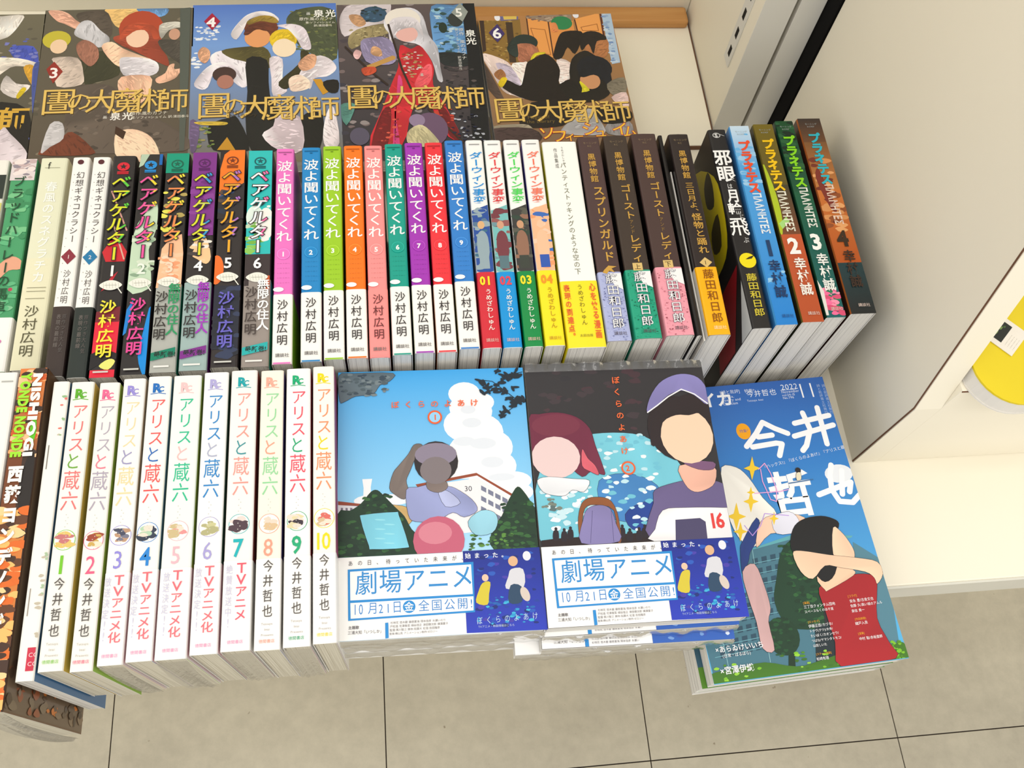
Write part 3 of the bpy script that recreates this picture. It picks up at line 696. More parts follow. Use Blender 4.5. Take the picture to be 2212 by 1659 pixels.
('p',(44,78,98),0,[(58.9,152.7),(63.0,152.3),(62.3,156.9),(58.3,157.3)]),
('p',(44,78,98),0,[(65.8,152.0),(69.9,151.6),(69.2,156.2),(65.1,156.6)]),
('p',(44,78,98),0,[(72.7,151.3),(76.8,150.9),(76.2,155.6),(72.1,156.0)]),
('l',(110,170,184),0.5,[(35.3,158.2),(77.3,154.8)]),
('p',(44,78,98),0,[(33.3,162.5),(37.3,162.1),(36.8,166.6),(32.8,167.0)]),
('p',(44,78,98),0,[(40.1,161.8),(44.1,161.4),(43.5,166.0),(39.5,166.4)]),
('p',(44,78,98),0,[(46.9,161.2),(50.9,160.8),(50.3,165.4),(46.3,165.8)]),
('p',(44,78,98),0,[(53.7,160.5),(57.8,160.2),(57.2,164.7),(53.1,165.1)]),
('p',(44,78,98),0,[(60.6,159.9),(64.7,159.5),(64.0,164.1),(60.0,164.5)]),
('p',(44,78,98),0,[(67.5,159.2),(71.6,158.9),(70.9,163.5),(66.8,163.8)]),
('l',(110,170,184),0.5,[(30.0,166.0),(71.7,162.7)]),
('p',(44,78,98),0,[(28.4,170.2),(32.4,169.8),(31.8,174.3),(27.9,174.7)]),
('p',(44,78,98),0,[(35.1,169.6),(39.1,169.2),(38.6,173.7),(34.6,174.1)]),
('p',(44,78,98),0,[(41.9,169.0),(45.9,168.6),(45.3,173.1),(41.3,173.5)]),
('p',(44,78,98),0,[(48.7,168.3),(52.7,168.0),(52.1,172.5),(48.1,172.9)]),
('p',(44,78,98),0,[(55.5,167.7),(59.5,167.3),(58.9,171.9),(54.9,172.2)]),
('p',(44,78,98),0,[(62.3,167.1),(66.4,166.7),(65.7,171.2),(61.7,171.6)]),
('l',(110,170,184),0.5,[(24.9,173.6),(66.2,170.4)]),
('p',(44,78,98),0,[(23.5,177.9),(27.5,177.5),(26.9,181.9),(23.0,182.3)]),
('p',(44,78,98),0,[(30.2,177.3),(34.2,176.9),(33.6,181.3),(29.7,181.7)]),
('p',(44,78,98),0,[(36.9,176.6),(40.9,176.3),(40.3,180.7),(36.4,181.1)]),
('p',(44,78,98),0,[(43.6,176.0),(47.6,175.7),(47.1,180.1),(43.1,180.5)]),
('p',(44,78,98),0,[(50.4,175.4),(54.4,175.1),(53.8,179.5),(49.8,179.9)]),
('p',(44,78,98),0,[(57.2,174.8),(61.2,174.4),(60.6,178.9),(56.6,179.3)]),
('l',(110,170,184),0.5,[(19.7,181.2),(60.8,178.1)]),
('p',(44,78,98),0,[(18.7,185.4),(22.6,185.1),(22.1,189.5),(18.2,189.8)]),
('p',(44,78,98),0,[(25.3,184.8),(29.3,184.5),(28.8,188.9),(24.8,189.2)]),
('p',(44,78,98),0,[(32.0,184.2),(36.0,183.9),(35.4,188.3),(31.5,188.7)]),
('p',(44,78,98),0,[(38.7,183.7),(42.7,183.3),(42.1,187.7),(38.1,188.1)]),
('p',(44,78,98),0,[(45.4,183.1),(49.4,182.7),(48.8,187.1),(44.8,187.5)]),
('p',(44,78,98),0,[(52.1,182.5),(56.1,182.1),(55.5,186.5),(51.5,186.9)]),
('l',(110,170,184),0.5,[(14.7,188.7),(55.5,185.7)]),
('p',(44,78,98),0,[(13.9,192.9),(17.8,192.5),(17.3,196.9),(13.5,197.2)]),
('p',(44,78,98),0,[(20.5,192.3),(24.4,192.0),(23.9,196.3),(20.0,196.7)]),
('p',(44,78,98),0,[(27.1,191.7),(31.1,191.4),(30.5,195.8),(26.6,196.1)]),
('p',(44,78,98),0,[(33.8,191.2),(37.7,190.8),(37.2,195.2),(33.3,195.6)]),
('p',(44,78,98),0,[(40.5,190.6),(44.4,190.2),(43.8,194.6),(39.9,195.0)]),
('p',(44,78,98),0,[(47.1,190.0),(51.1,189.7),(50.5,194.1),(46.6,194.4)]),
('l',(110,170,184),0.5,[(9.7,196.1),(50.2,193.2)]),
('p',(44,78,98),0,[(9.2,200.3),(13.1,199.9),(12.6,204.3),(8.8,204.6)]),
('p',(44,78,98),0,[(15.8,199.7),(19.7,199.4),(19.2,203.7),(15.3,204.0)]),
('p',(44,78,98),0,[(22.3,199.2),(26.2,198.8),(25.7,203.2),(21.9,203.5)]),
('p',(44,78,98),0,[(28.9,198.6),(32.9,198.3),(32.3,202.6),(28.4,202.9)]),
('p',(44,78,98),0,[(35.6,198.0),(39.5,197.7),(38.9,202.0),(35.0,202.4)]),
('p',(44,78,98),0,[(42.2,197.5),(46.1,197.1),(45.6,201.5),(41.6,201.8)]),
('l',(110,170,184),0.5,[(4.7,203.4),(44.9,200.6)]),
('l',(150,200,208),0.4,[(50.1,132.1),(42.9,211.4)]),
('l',(150,200,208),0.4,[(12.9,191.2),(12.7,215.7)]),
('p',(24,62,40),1,[(70.3,137.5),(80.7,128.1),(91.7,127.8),(100.5,140.9),(100.5,161.8),(93.9,184.2),(82.3,192.8),(62.4,188.9),(56.7,171.2),(62.7,154.4)]),
('d',[(30,80,44),(20,54,34),(44,96,50)],71.2,128.5,91.5,192.5,90,9,21),
('p',(20,50,30),0,[(58.6,202.4),(63.0,203.0),(58.7,221.5),(53.6,220.9)]),
('p',(40,42,44),0,[(96.2,155.4),(100.7,155.9),(87.7,225.2),(82.0,224.5)]),
('p',(28,44,50),0,[(81.3,191.2),(95.2,190.1),(91.3,222.9),(73.6,222.7)]),
('e',(22,58,36),56.2,195.2,12.3,13.2,0),
('d',[(30,80,44),(20,54,34)],48.3,183.0,63.3,207.1,44,8,22),
('p',(66,118,30),1,[(-1.3,214.0),(17.9,212.4),(38.7,210.9),(60.7,216.4),(79.0,214.6),(107.3,209.8),(133.0,210.2),(142.2,210.0),(143.3,220.5),(103.8,221.1),(30.1,221.3),(-0.1,221.1)]),
('d',[(124,190,40),(80,140,30),(60,110,30),(150,210,60)],1.7,207.6,135.3,235.3,110,7,23),
('d',[(124,190,40),(80,140,30)],133.4,208.9,140.1,220.8,24,6,24),
('p',(244,240,232),1,[(42.1,67.1),(53.7,68.4),(61.1,77.2),(67.9,94.0),(75.3,107.4),(61.5,112.1),(53.9,129.6),(44.1,125.4),(38.8,109.5),(39.5,87.7)]),
('p',(34,60,130),1,[(44.1,125.4),(59.3,108.7),(59.2,121.0),(48.3,133.4),(44.9,140.5),(38.3,148.6),(40.8,132.6)]),
('p',(210,170,170),1,[(38.7,147.2),(49.0,142.5),(52.3,159.1),(52.6,175.0),(48.6,184.4),(47.9,203.8),(39.7,201.5),(39.9,183.4),(38.4,166.1)]),
('p',(246,204,178),1,[(61.5,112.1),(78.4,107.7),(96.0,112.8),(86.9,122.6),(66.8,121.9),(53.5,131.0)]),
('p',(232,232,246),1,[(71.5,110.1),(85.0,106.9),(90.9,113.8),(86.9,122.6),(71.3,122.4)]),
('p',(246,206,50),0,[(68.1,60.9),(68.0,68.7),(72.2,71.1),(67.1,72.5),(63.2,79.9),(63.3,72.1),(59.1,69.8),(64.3,68.3)]),
('p',(246,206,50),0,[(60.3,87.6),(60.3,94.6),(64.1,96.7),(59.4,97.9),(56.0,104.5),(56.0,97.6),(52.3,95.4),(56.9,94.2)]),
('p',(246,206,50),0,[(46.9,95.6),(46.9,104.4),(51.7,107.1),(45.9,108.6),(41.7,116.8),(41.6,108.1),(36.9,105.4),(42.7,103.9)]),
('p',(246,206,50),0,[(73.8,105.6),(73.7,110.0),(76.1,111.4),(73.1,112.1),(70.9,116.2),(71.0,111.9),(68.6,110.5),(71.6,109.8)]),
('p',(246,206,50),0,[(46.4,110.4),(46.4,116.5),(49.8,118.4),(45.6,119.5),(42.6,125.3),(42.6,119.2),(39.2,117.3),(43.4,116.2)]),
('p',(246,206,50),0,[(61.1,84.5),(61.1,88.3),(63.2,89.5),(60.6,90.2),(58.7,93.8),(58.8,90.0),(56.7,88.8),(59.2,88.1)]),
('l',(238,170,220),0.7,[(70.5,71.8),(76.4,67.5),(79.0,75.9),(80.3,89.0),(77.8,98.2),(73.6,96.2),(71.1,81.5),(72.0,71.9)]),
('l',(238,170,220),0.7,[(62.5,90.2),(83.0,90.8),(89.6,90.0)]),
('l',(190,150,230),0.6,[(48.7,113.7),(52.8,121.8),(60.8,115.1),(66.2,106.4),(84.1,109.9)]),
('e',(40,36,40),101.0,75.8,2.2,2.3,0),
('p',(230,220,190),1,[(99.0,78.1),(102.4,77.8),(101.5,83.2),(97.9,83.5)]),
('l',(60,110,160),0.8,[(90.9,85.3),(110.6,84.2)]),
('p',(172,30,38),1,[(91.8,165.2),(105.4,160.9),(123.3,158.6),(135.7,161.5),(135.6,168.9),(128.4,191.3),(132.0,208.7),(133.1,220.0),(92.1,220.3),(92.6,203.8),(91.8,181.1)]),
('p',(240,200,168),1,[(92.6,157.2),(110.0,151.1),(121.2,155.3),(119.8,159.6),(98.9,167.5),(95.9,167.1)]),
('p',(20,20,22),1,[(79.4,135.5),(81.1,126.6),(86.6,118.0),(95.8,113.6),(108.6,113.0),(117.3,116.0),(120.8,120.2),(117.0,127.6),(115.0,139.6),(106.7,156.6),(97.6,161.5),(91.8,154.9),(83.7,145.0)]),
('p',(246,208,176),1,[(115.3,122.7),(120.5,126.4),(124.4,134.5),(126.1,142.4),(123.4,148.1),(113.9,148.5),(109.6,142.0)]),
('p',(246,208,176),1,[(79.4,138.5),(86.0,137.0),(106.3,142.4),(126.9,147.0),(141.2,151.7),(142.6,160.8),(136.1,167.5),(135.2,162.9),(129.8,157.8),(112.5,152.8),(100.9,150.0),(89.2,158.3),(81.7,152.2)]),
('t','[漫画]',(240,170,40),77.0,174.5,1.9,0,0.95,0,0,0),
('t','三丁目クォンタム団地',(252,252,254),76.8,177.3,2.5,0,0.95,0,0,0),
('t','スペースもくのほそ道',(252,252,254),76.4,180.7,2.3,0,0.95,0,0,0),
('t','[エッセイ]',(240,170,40),76.9,187.9,1.9,0,0.95,0,0,0),
('t','伊藤正臣/カヅホ/',(252,252,254),76.5,190.9,2.5,0,0.95,0,0,0),
('t','トクヴ(テツ)/大寺/',(252,252,254),76.2,194.3,2.2,0,0.95,0,0,0),
('t','たいぼく/カオンセウ/',(252,252,254),76.1,197.6,2.3,0,0.95,0,0,0),
('t','つばな/ヤマシタトモコ/',(252,252,254),76.0,201.0,2.2,0,0.95,0,0,0),
('t','山田しいた',(252,252,254),76.0,204.3,2.2,0,0.95,0,0,0),
('t','[ステージ対談]',(240,170,40),76.5,210.2,1.8,0,0.95,0,0,0),
('t','松崎有理',(252,252,254),76.0,213.4,2.4,0,0.95,0,0,0),
('t','[コラボ]',(240,170,40),111.2,173.6,2.0,0,0.95,0,0,0),
('t','安永 豊/古舎文也',(252,252,254),111.6,177.2,2.5,0,0.95,0,0,0),
('t','佐藤 久/高い城のアムル',(252,252,254),111.2,180.6,2.4,0,0.95,0,0,0),
('t','泉信 貴一',(252,252,254),111.0,184.2,2.4,0,0.95,0,0,0),
('t','[作品解題]',(240,170,40),111.6,190.1,1.9,0,0.95,0,0,0),
('t','緒戸入良',(252,252,254),111.0,193.1,2.5,0,0.95,0,0,0),
('t','[漫筆]',(240,170,40),110.9,200.2,1.9,0,0.95,0,0,0),
('t','中村 聡/赤坂亜師',(252,252,254),110.7,203.8,2.4,0,0.95,0,0,0),
('t','[特別]',(240,170,40),7.0,194.0,1.5,0,0.95,0,0,0),
('t','×あらゐけいいち',(252,252,254),5.8,198.6,4.9,0.012,0.95,0,0,0),
('t','(日常・ばるぼら)',(252,252,254),10.0,203.2,2.8,0,0.95,0,0,0),
('t','×宮澤伊織',(252,252,254),5.9,212.9,5.6,0.012,0.95,0,0,0)],
'c3':[
('r',(98,92,76),(92,80,66),0,0,128,182),
('d',[(110,102,84),(84,78,64),(128,118,98)],-4.3,-2.2,124.4,163.6,60,18,31),
('p',(232,190,120),1,[(51.6,-1.4),(78.7,-0.1),(73.6,13.7),(63.5,22.6),(55.6,10.9)]),
('p',(110,160,215),1,[(78.7,-0.7),(104.3,-0.6),(102.9,8.7),(91.5,10.7),(83.1,5.8)]),
('p',(86,76,66),1,[(27.6,4.4),(50.1,1.5),(57.5,16.7),(56.9,33.7),(43.5,25.4),(30.8,14.8)]),
('p',(60,60,40),1,[(33.2,60.7),(53.0,49.3),(65.6,60.7),(66.6,78.2),(47.5,86.0),(39.8,87.9)]),
('p',(238,178,152),1,[(2.4,1.2),(11.2,0.5),(19.5,4.2),(26.6,12.4),(32.6,18.3),(29.0,23.9),(17.3,16.7),(10.6,13.1)]),
('p',(198,196,200),1,[(26.7,24.9),(31.6,14.8),(39.6,13.9),(48.4,25.6),(56.1,33.7),(55.8,41.6),(48.0,45.8),(39.6,38.8),(28.0,31.7)]),
('p',(240,190,160),1,[(50.4,44.7),(58.8,39.4),(68.9,47.6),(85.4,57.0),(93.6,61.7),(92.3,70.4),(70.1,69.6),(60.2,62.7)]),
('p',(222,216,222),1,[(66.4,60.8),(73.4,57.7),(91.9,60.5),(99.4,67.4),(98.2,77.2),(86.4,81.1),(70.5,78.3)]),
('p',(238,184,154),1,[(69.0,80.4),(92.7,80.2),(93.4,96.3),(86.2,110.8),(75.7,102.0),(67.5,95.3)]),
('p',(238,184,154),1,[(97.6,83.6),(105.4,77.4),(108.3,68.8),(113.0,66.8),(113.2,73.3),(124.4,70.5),(118.1,76.8),(113.5,84.2),(101.0,89.1)]),
('e',(180,72,44),83.1,24.3,19.2,21.5,0),
('p',(150,66,46),1,[(64.8,31.7),(60.3,37.2),(68.8,45.3),(80.3,52.4),(101.8,66.4),(108.3,68.8),(106.3,57.7),(99.3,44.1),(102.0,27.1)]),
('e',(246,206,176),80.4,35.6,9.7,11.2,0),
('p',(190,80,50),1,[(65.1,36.2),(68.4,22.7),(79.5,17.3),(93.6,21.2),(99.0,35.0),(94.2,37.1),(90.6,27.9),(79.1,26.5),(70.6,34.2)]),
('e',(198,184,56),12.4,35.7,11.9,10.6,0),
('e',(240,206,170),14.6,43.6,7.1,8.3,0),
('p',(200,182,168),1,[(11.0,56.7),(31.4,57.4),(37.3,75.0),(36.7,87.8),(16.7,89.1),(13.2,65.5)]),
('p',(206,202,190),1,[(98.5,21.3),(108.2,17.0),(118.1,18.4),(121.6,27.7),(116.6,24.1),(106.9,27.3),(100.7,37.3)]),
('e',(204,156,130),111.9,32.0,4.9,6.8,0),
('e',(210,160,130),121.2,41.4,3.3,5.6,0),
('p',(80,74,66),1,[(99.1,38.4),(117.1,40.1),(123.8,49.3),(124.3,69.4),(112.9,62.3),(101.1,48.6)]),
('p',(160,108,88),1,[(29.5,41.9),(36.3,36.5),(46.4,44.6),(48.8,58.0),(43.1,67.6),(36.4,61.9),(31.1,53.0)]),
('p',(150,44,34),0,[(6.6,69.5),(12.5,61.1),(20.4,72.7),(13.3,85.8)]),
('t','3',(250,240,235),9.1,73.4,16.1,0.02,1,0,0,0),
('p',(96,84,74),1,[(29.3,92.8),(55.4,88.5),(71.6,99.7),(88.1,119.2),(120.0,143.2),(123.6,163.5),(22.3,158.6),(25.9,128.9)]),
('d',[(120,106,94),(76,66,58),(104,92,82)],29.7,98.0,105.3,162.6,70,12,32),
('p',(104,52,32),1,[(7.8,161.8),(23.6,146.8),(32.8,139.3),(49.0,156.0),(49.5,163.9)]),
('p',(200,196,198),1,[(14.7,130.4),(24.5,129.8),(26.5,146.0),(16.8,154.4),(9.8,160.0)]),
('p',(248,206,176),1,[(67.2,145.9),(73.7,139.1),(85.2,139.6),(97.1,148.3),(103.8,164.6),(101.1,172.3),(72.4,170.9)]),
('p',(66,40,24),0,[(67.4,134.8),(76.1,141.2),(74.2,149.2),(67.1,142.8)]),
('p',(86,92,84),0,[(116.0,0.8),(125.1,-0.1),(125.4,80.3),(123.6,163.5),(119.8,163.4)]),
('t','圕',(84,60,20),4.6,106.6,31.3,0.0,1.0,0,0,0),
('t','圕',(230,192,100),4.0,105.9,31.2,0.0,1.0,0,0,0),
('t','の',(84,60,20),25.7,107.2,22.5,0.0,1.0,0,0,0),
('t','の',(230,192,100),25.1,106.4,22.5,0.0,1.0,0,0,0),
('t','大',(84,60,20),40.8,107.5,27.4,0.0,1.0,0,0,0),
('t','大',(230,192,100),40.2,106.7,27.4,0.0,1.0,0,0,0),
('t','魔',(84,60,20),59.4,107.9,30.2,0.0,1.0,0,0,0),
('t','魔',(230,192,100),58.8,107.2,30.1,0.0,1.0,0,0,0),
('t','術',(84,60,20),79.9,108.5,28.7,0.0,1.0,0,0,0),
('t','術',(230,192,100),79.4,107.7,28.8,0.0,1.0,0,0,0),
('t','師',(84,60,20),99.7,108.9,27.5,0.0,1.0,0,0,0),
('t','師',(230,192,100),99.1,108.2,27.5,0.0,1.0,0,0,0),
('t','泉光',(245,240,230),62.2,124.3,8.8,0.02,1,0.1,0,0),
('t','画',(245,240,230),56.5,124.9,3.5,0,1,0,0,0),
('t','原作:風のカフナ',(235,228,210),78.6,121.9,4.2,0,1,0,0,0),
('t','著:ソフィ=シュイム 訳:濱田泰斗',(235,228,210),79.2,126.3,3.3,0,1,0,0,0)],
'c4':[
('r',(84,122,202),(120,160,220),0,0,128,50),
('r',(120,160,220),(120,110,84),0,50,128,182),
('d',[(240,242,246),(220,228,240)],2.2,26.6,23.3,42.8,26,9,40),
('d',[(240,242,246)],1.3,53.1,8.1,74.9,10,10,41),
('p',(84,92,66),1,[(82.6,23.0),(86.0,12.8),(94.4,7.2),(108.7,4.1),(119.5,5.5),(127.5,16.1),(126.5,67.8),(109.5,65.1),(95.1,53.7),(87.2,40.1)]),
('d',[(96,106,66),(70,78,56),(120,124,70)],86.1,8.2,125.7,65.6,90,9,42),
('p',(226,218,226),1,[(15.8,64.4),(25.1,56.0),(40.3,60.8),(49.9,69.8),(49.9,93.2),(43.7,99.3),(32.6,88.4),(23.1,81.8)]),
('p',(92,84,44),1,[(25.9,56.0),(43.4,52.2),(62.7,52.7),(69.1,66.0),(65.8,78.9),(46.7,69.7),(34.0,65.0)]),
('p',(28,28,26),1,[(47.5,66.5),(65.1,68.1),(66.5,93.8),(68.7,114.8),(77.8,135.7),(73.6,169.3),(51.6,168.3),(46.9,134.4),(48.4,103.7)]),
('p',(228,216,222),1,[(67.5,66.0),(78.7,67.4),(78.4,94.2),(82.2,104.9),(70.3,109.7),(68.9,88.6)]),
('p',(60,56,30),1,[(75.2,94.1),(93.1,73.3),(95.0,58.1),(103.0,62.7),(98.4,86.4),(86.2,98.7),(79.8,102.7)]),
('p',(232,222,228),1,[(94.5,82.0),(107.8,65.0),(119.1,67.6),(125.3,76.5),(124.3,83.0),(116.8,89.2),(106.3,90.9),(102.0,103.5),(94.3,90.5)]),
('p',(240,210,190),1,[(84.0,91.2),(92.8,86.2),(101.5,92.9),(102.0,101.4),(92.4,105.3),(85.3,104.0)]),
('p',(214,160,126),1,[(92.3,73.3),(101.4,62.7),(108.6,65.1),(105.9,78.0),(96.1,82.0)]),
('e',(112,58,38),60.4,29.3,15.1,12.3,0),
('p',(236,228,230),1,[(33.7,36.4),(40.1,23.1),(48.2,13.1),(59.7,8.8),(69.5,11.3),(76.0,18.3),(74.4,21.7),(62.9,15.7),(49.8,18.8),(45.0,31.1),(38.6,43.2)]),
('p',(150,124,50),1,[(48.2,21.0),(59.6,14.5),(71.1,15.9),(76.0,22.9),(71.1,23.9),(59.6,21.3),(49.8,25.6)]),
('e',(232,160,104),57.1,41.5,11.4,11.6,0),
('p',(108,56,38),1,[(45.0,36.7),(49.8,26.7),(61.2,23.6),(72.7,27.3),(74.2,36.4),(66.1,33.9),(56.3,31.4),(49.0,37.9)]),
('e',(232,196,40),79.8,44.3,12.2,12.8,0),
('p',(230,218,226),1,[(74.3,27.4),(87.5,25.4),(98.1,30.2),(102.7,42.7),(104.0,56.1),(96.7,55.9),(92.0,44.7),(84.1,32.1)]),
('e',(250,228,196),80.5,54.3,10.5,11.0,0),
('p',(232,196,40),1,[(69.2,47.4),(70.9,37.4),(80.8,34.3),(88.8,40.1),(89.5,48.0),(82.3,43.3),(75.7,44.2)]),
('p',(228,218,226),1,[(3.1,93.7),(10.6,79.2),(19.8,71.0),(30.9,70.3),(40.4,80.2),(43.6,90.9),(35.7,77.9),(26.2,74.4),(20.0,80.6),(14.8,98.3),(7.9,100.1)]),
('e',(70,48,44),28.7,84.1,10.2,8.9,0),
('e',(176,120,104),29.5,92.5,7.1,7.9,0),
('p',(224,168,132),1,[(5.7,57.6),(9.9,51.2),(15.6,55.7),(15.8,64.4),(11.9,70.7),(7.1,66.3)]),
('p',(22,22,20),1,[(16.4,141.2),(33.1,132.8),(40.8,134.2),(50.1,168.3),(20.7,166.9)]),
('p',(22,22,20),1,[(93.4,134.3),(112.2,133.0),(108.0,170.9),(94.9,170.3)]),
('p',(226,208,216),1,[(74.0,129.4),(92.6,134.2),(94.2,170.3),(74.3,169.4),(60.7,153.0),(70.0,143.4)]),
('p',(230,218,222),1,[(115.4,131.0),(122.0,125.1),(125.2,163.8),(115.7,171.2),(111.5,157.2)]),
('p',(206,150,40),0,[(104.7,92.0),(111.9,92.2),(117.8,107.2),(112.9,110.2)]),
('p',(28,26,22),1,[(113.4,95.5),(126.3,93.8),(125.8,107.5),(117.8,107.2)]),
('p',(200,146,40),0,[(23.7,167.1),(31.8,153.7),(38.7,167.8)]),
('d',[(120,140,70),(90,110,50),(160,150,90)],8.1,140.8,20.6,165.0,24,8,43),
('p',(120,100,140),1,[(1.1,134.6),(8.9,140.9),(6.5,166.3),(2.0,166.1)]),
('p',(200,170,60),1,[(4.2,136.7),(19.4,136.3),(31.6,137.8),(29.4,140.7),(11.9,140.0)]),
('p',(170,24,58),0,[(10.1,20.7),(17.0,10.6),(24.2,20.8),(17.5,31.5)]),
('t','4',(250,245,245),12.5,21.3,15.7,0.03,1,0,0,0),
('t','圕',(84,60,20),5.1,119.3,31.7,0.0,1.0,0,0,0),
('t','圕',(230,192,100),4.5,118.5,31.8,0.0,1.0,0,0,0),
('t','の',(84,60,20),26.2,120.7,22.8,0.0,1.0,0,0,0),
('t','の',(230,192,100),25.7,120.0,22.7,0.0,1.0,0,0,0),
('t','大',(84,60,20),41.4,121.9,27.7,0.0,1.0,0,0,0),
('t','大',(230,192,100),40.9,121.2,27.7,0.0,1.0,0,0,0),
('t','魔',(84,60,20),60.0,123.2,30.5,0.0,1.0,0,0,0),
('t','魔',(230,192,100),59.4,122.5,30.5,0.0,1.0,0,0,0),
('t','術',(84,60,20),80.5,124.6,29.2,0.0,1.0,0,0,0),
('t','術',(230,192,100),80.0,123.9,29.2,0.0,1.0,0,0,0),
('t','師',(84,60,20),100.2,126.0,27.9,0.0,1.0,0,0,0),
('t','師',(230,192,100),99.7,125.3,27.9,0.0,1.0,0,0,0),
('t','Magus of',(70,56,30),31.5,125.7,5.1,0,1,0,0,0),
('t','the Library',(70,56,30),31.5,130.2,5.0,0,1,0,0,0),
('t','泉光',(250,248,240),107.2,13.3,9.7,0.02,1,0.1,0,0),
('t','画',(250,248,240),100.8,13.2,3.9,0,1,0,0,0),
('t','原作:風のカフナ',(245,240,225),94.2,19.9,4.3,0,1,0,0,0),
('t','著:ソフィ=シュイム',(245,240,225),99.9,24.4,3.0,0,1,0,0,0),
('t','訳:濱田泰斗',(245,240,225),107.2,28.2,3.2,0,1,0,0,0)],
'c5':[
('r',(96,84,84),(44,44,52),0,0,128,182),
('d',[(120,104,104),(74,66,72),(150,140,140),(60,58,70)],0.9,-2.8,72.7,163.2,110,15,50),
('p',(206,196,200),1,[(1.8,22.0),(5.5,7.5),(13.9,-0.3),(43.8,-3.3),(50.1,2.5),(42.2,27.2),(20.9,30.1),(6.0,39.7)]),
('e',(54,84,110),33.5,12.5,12.3,10.0,0),
('d',[(70,110,140),(30,44,52),(40,70,80)],22.8,3.2,44.1,21.6,24,8,51),
('p',(196,150,110),1,[(11.0,13.2),(20.8,13.4),(26.1,23.5),(19.4,27.8),(13.1,22.2)]),
('p',(150,136,96),1,[(9.2,41.9),(17.6,31.1),(37.4,24.8),(46.3,26.1),(46.6,36.1),(30.1,42.3),(11.9,55.0)]),
('d',[(170,156,110),(110,98,66),(190,176,130)],11.3,27.7,45.0,51.4,50,6,52),
('p',(92,140,190),1,[(87.5,3.1),(107.7,2.2),(121.8,4.8),(117.9,66.0),(90.2,65.4),(85.7,39.1)]),
('d',[(140,190,220),(70,110,130),(50,80,80),(190,214,226)],89.0,5.4,116.7,61.7,50,12,53),
('e',(34,52,40),96.2,30.4,4.0,6.7,0),
('e',(50,56,54),108.7,20.5,7.1,9.0,0),
('p',(34,40,42),1,[(88.9,61.0),(118.1,63.9),(117.8,76.8),(94.3,76.2)]),
('p',(20,22,26),1,[(117.2,-1.1),(130.9,-2.0),(126.1,165.2),(112.1,164.7),(115.7,72.5)]),
('d',[(40,40,44),(60,56,58),(90,80,80)],94.1,78.3,120.9,104.4,30,9,54),
('p',(202,200,208),1,[(42.2,27.2),(46.3,11.5),(59.9,5.0),(71.4,6.3),(79.0,16.6),(82.4,39.0),(89.4,54.5),(90.1,78.2),(91.2,95.2),(86.5,92.9),(83.3,71.7),(73.3,52.0),(60.6,47.4),(49.6,40.6)]),
('e',(240,232,222),59.8,19.6,16.5,14.5,0),
('e',(236,184,176),62.4,37.5,10.2,9.9,0),
('p',(214,208,214),1,[(46.1,30.6),(50.8,18.4),(67.4,16.4),(75.2,24.4),(77.3,41.1),(71.4,31.0),(61.6,30.8),(53.1,36.2),(47.4,51.4)]),
('p',(206,40,52),1,[(55.5,51.6),(64.9,56.2),(73.3,52.0),(80.5,65.2),(84.3,80.2),(82.1,99.1),(91.9,126.1),(101.7,158.4),(90.9,158.0),(77.9,123.6),(62.0,127.2),(50.3,166.3),(23.0,165.3),(35.5,126.3),(44.9,98.0),(52.4,77.3)]),
('p',(236,90,100),1,[(75.6,77.9),(82.2,75.9),(80.9,92.8),(73.0,103.0),(65.4,98.6)]),
('p',(200,60,120),1,[(46.6,122.7),(54.0,104.5),(54.7,92.1),(51.8,87.8),(48.8,112.6),(42.7,166.0),(48.8,166.2)]),
('p',(120,26,30),1,[(24.5,165.3),(35.4,128.3),(43.3,126.6),(38.1,165.8)]),
('p',(110,24,28),1,[(84.0,125.9),(91.7,128.1),(101.7,158.4),(92.4,158.1)]),
('d',[(180,60,50),(140,30,34),(220,90,70)],32.4,126.2,50.5,162.4,30,8,55),
('d',[(200,70,50),(150,34,34)],81.2,121.7,96.6,154.3,24,8,56),
('d',[(206,190,180),(150,60,44),(180,150,100),(220,210,206)],55.8,60.3,73.9,90.5,60,6,57),
('p',(150,140,176),1,[(20.2,46.5),(31.8,41.3),(44.6,42.6),(51.2,55.8),(50.3,70.9),(39.7,74.9),(24.0,70.2)]),
('p',(214,164,120),1,[(28.5,59.6),(31.2,52.2),(37.5,55.5),(38.7,64.2),(32.3,64.0)]),
('l',(196,150,80),5,[(25.3,77.7),(48.2,66.5)]),
('l',(50,36,30),2,[(6.4,52.7),(28.2,83.0),(41.7,98.0)]),
('l',(50,36,30),2,[(46.3,26.1),(55.4,79.5),(62.0,102.7)]),
('l',(60,40,30),2,[(76.1,126.6),(102.8,164.4)]),
('p',(240,190,190),1,[(12.9,61.4),(15.9,56.1),(20.5,59.5),(17.8,66.9),(14.6,66.8)]),
('p',(200,80,50),1,[(19.7,78.6),(30.9,76.7),(32.2,83.1),(22.5,87.0)]),
('e',(110,84,112),76.0,149.6,15.5,18.6,0),
('e',(150,130,160),65.1,139.3,7.0,7.0,0),
('p',(200,190,150),1,[(55.7,152.8),(66.3,144.3),(75.2,150.6),(82.4,167.5),(57.9,166.6)]),
('e',(90,84,104),15.0,155.3,8.4,9.6,0),
('p',(80,130,120),1,[(-1.3,121.1),(12.6,119.6),(4.1,143.2)]),
('d',[(180,184,196),(20,20,30),(30,34,60)],94.5,132.3,123.0,165.1,50,7,58),
('p',(150,158,152),0,[(105.4,11.9),(114.7,-0.5),(121.2,11.1),(115.1,23.8)]),
('t','5',(246,246,240),108.8,11.4,14.8,0.015,1,0,0,0),
('t','圕',(84,60,20),4.2,111.9,31.0,0.0,1.0,0,0,0),
('t','圕',(230,192,100),3.6,111.2,31.0,0.0,1.0,0,0,0),
('t','の',(84,60,20),25.7,112.8,22.2,0.0,1.0,0,0,0),
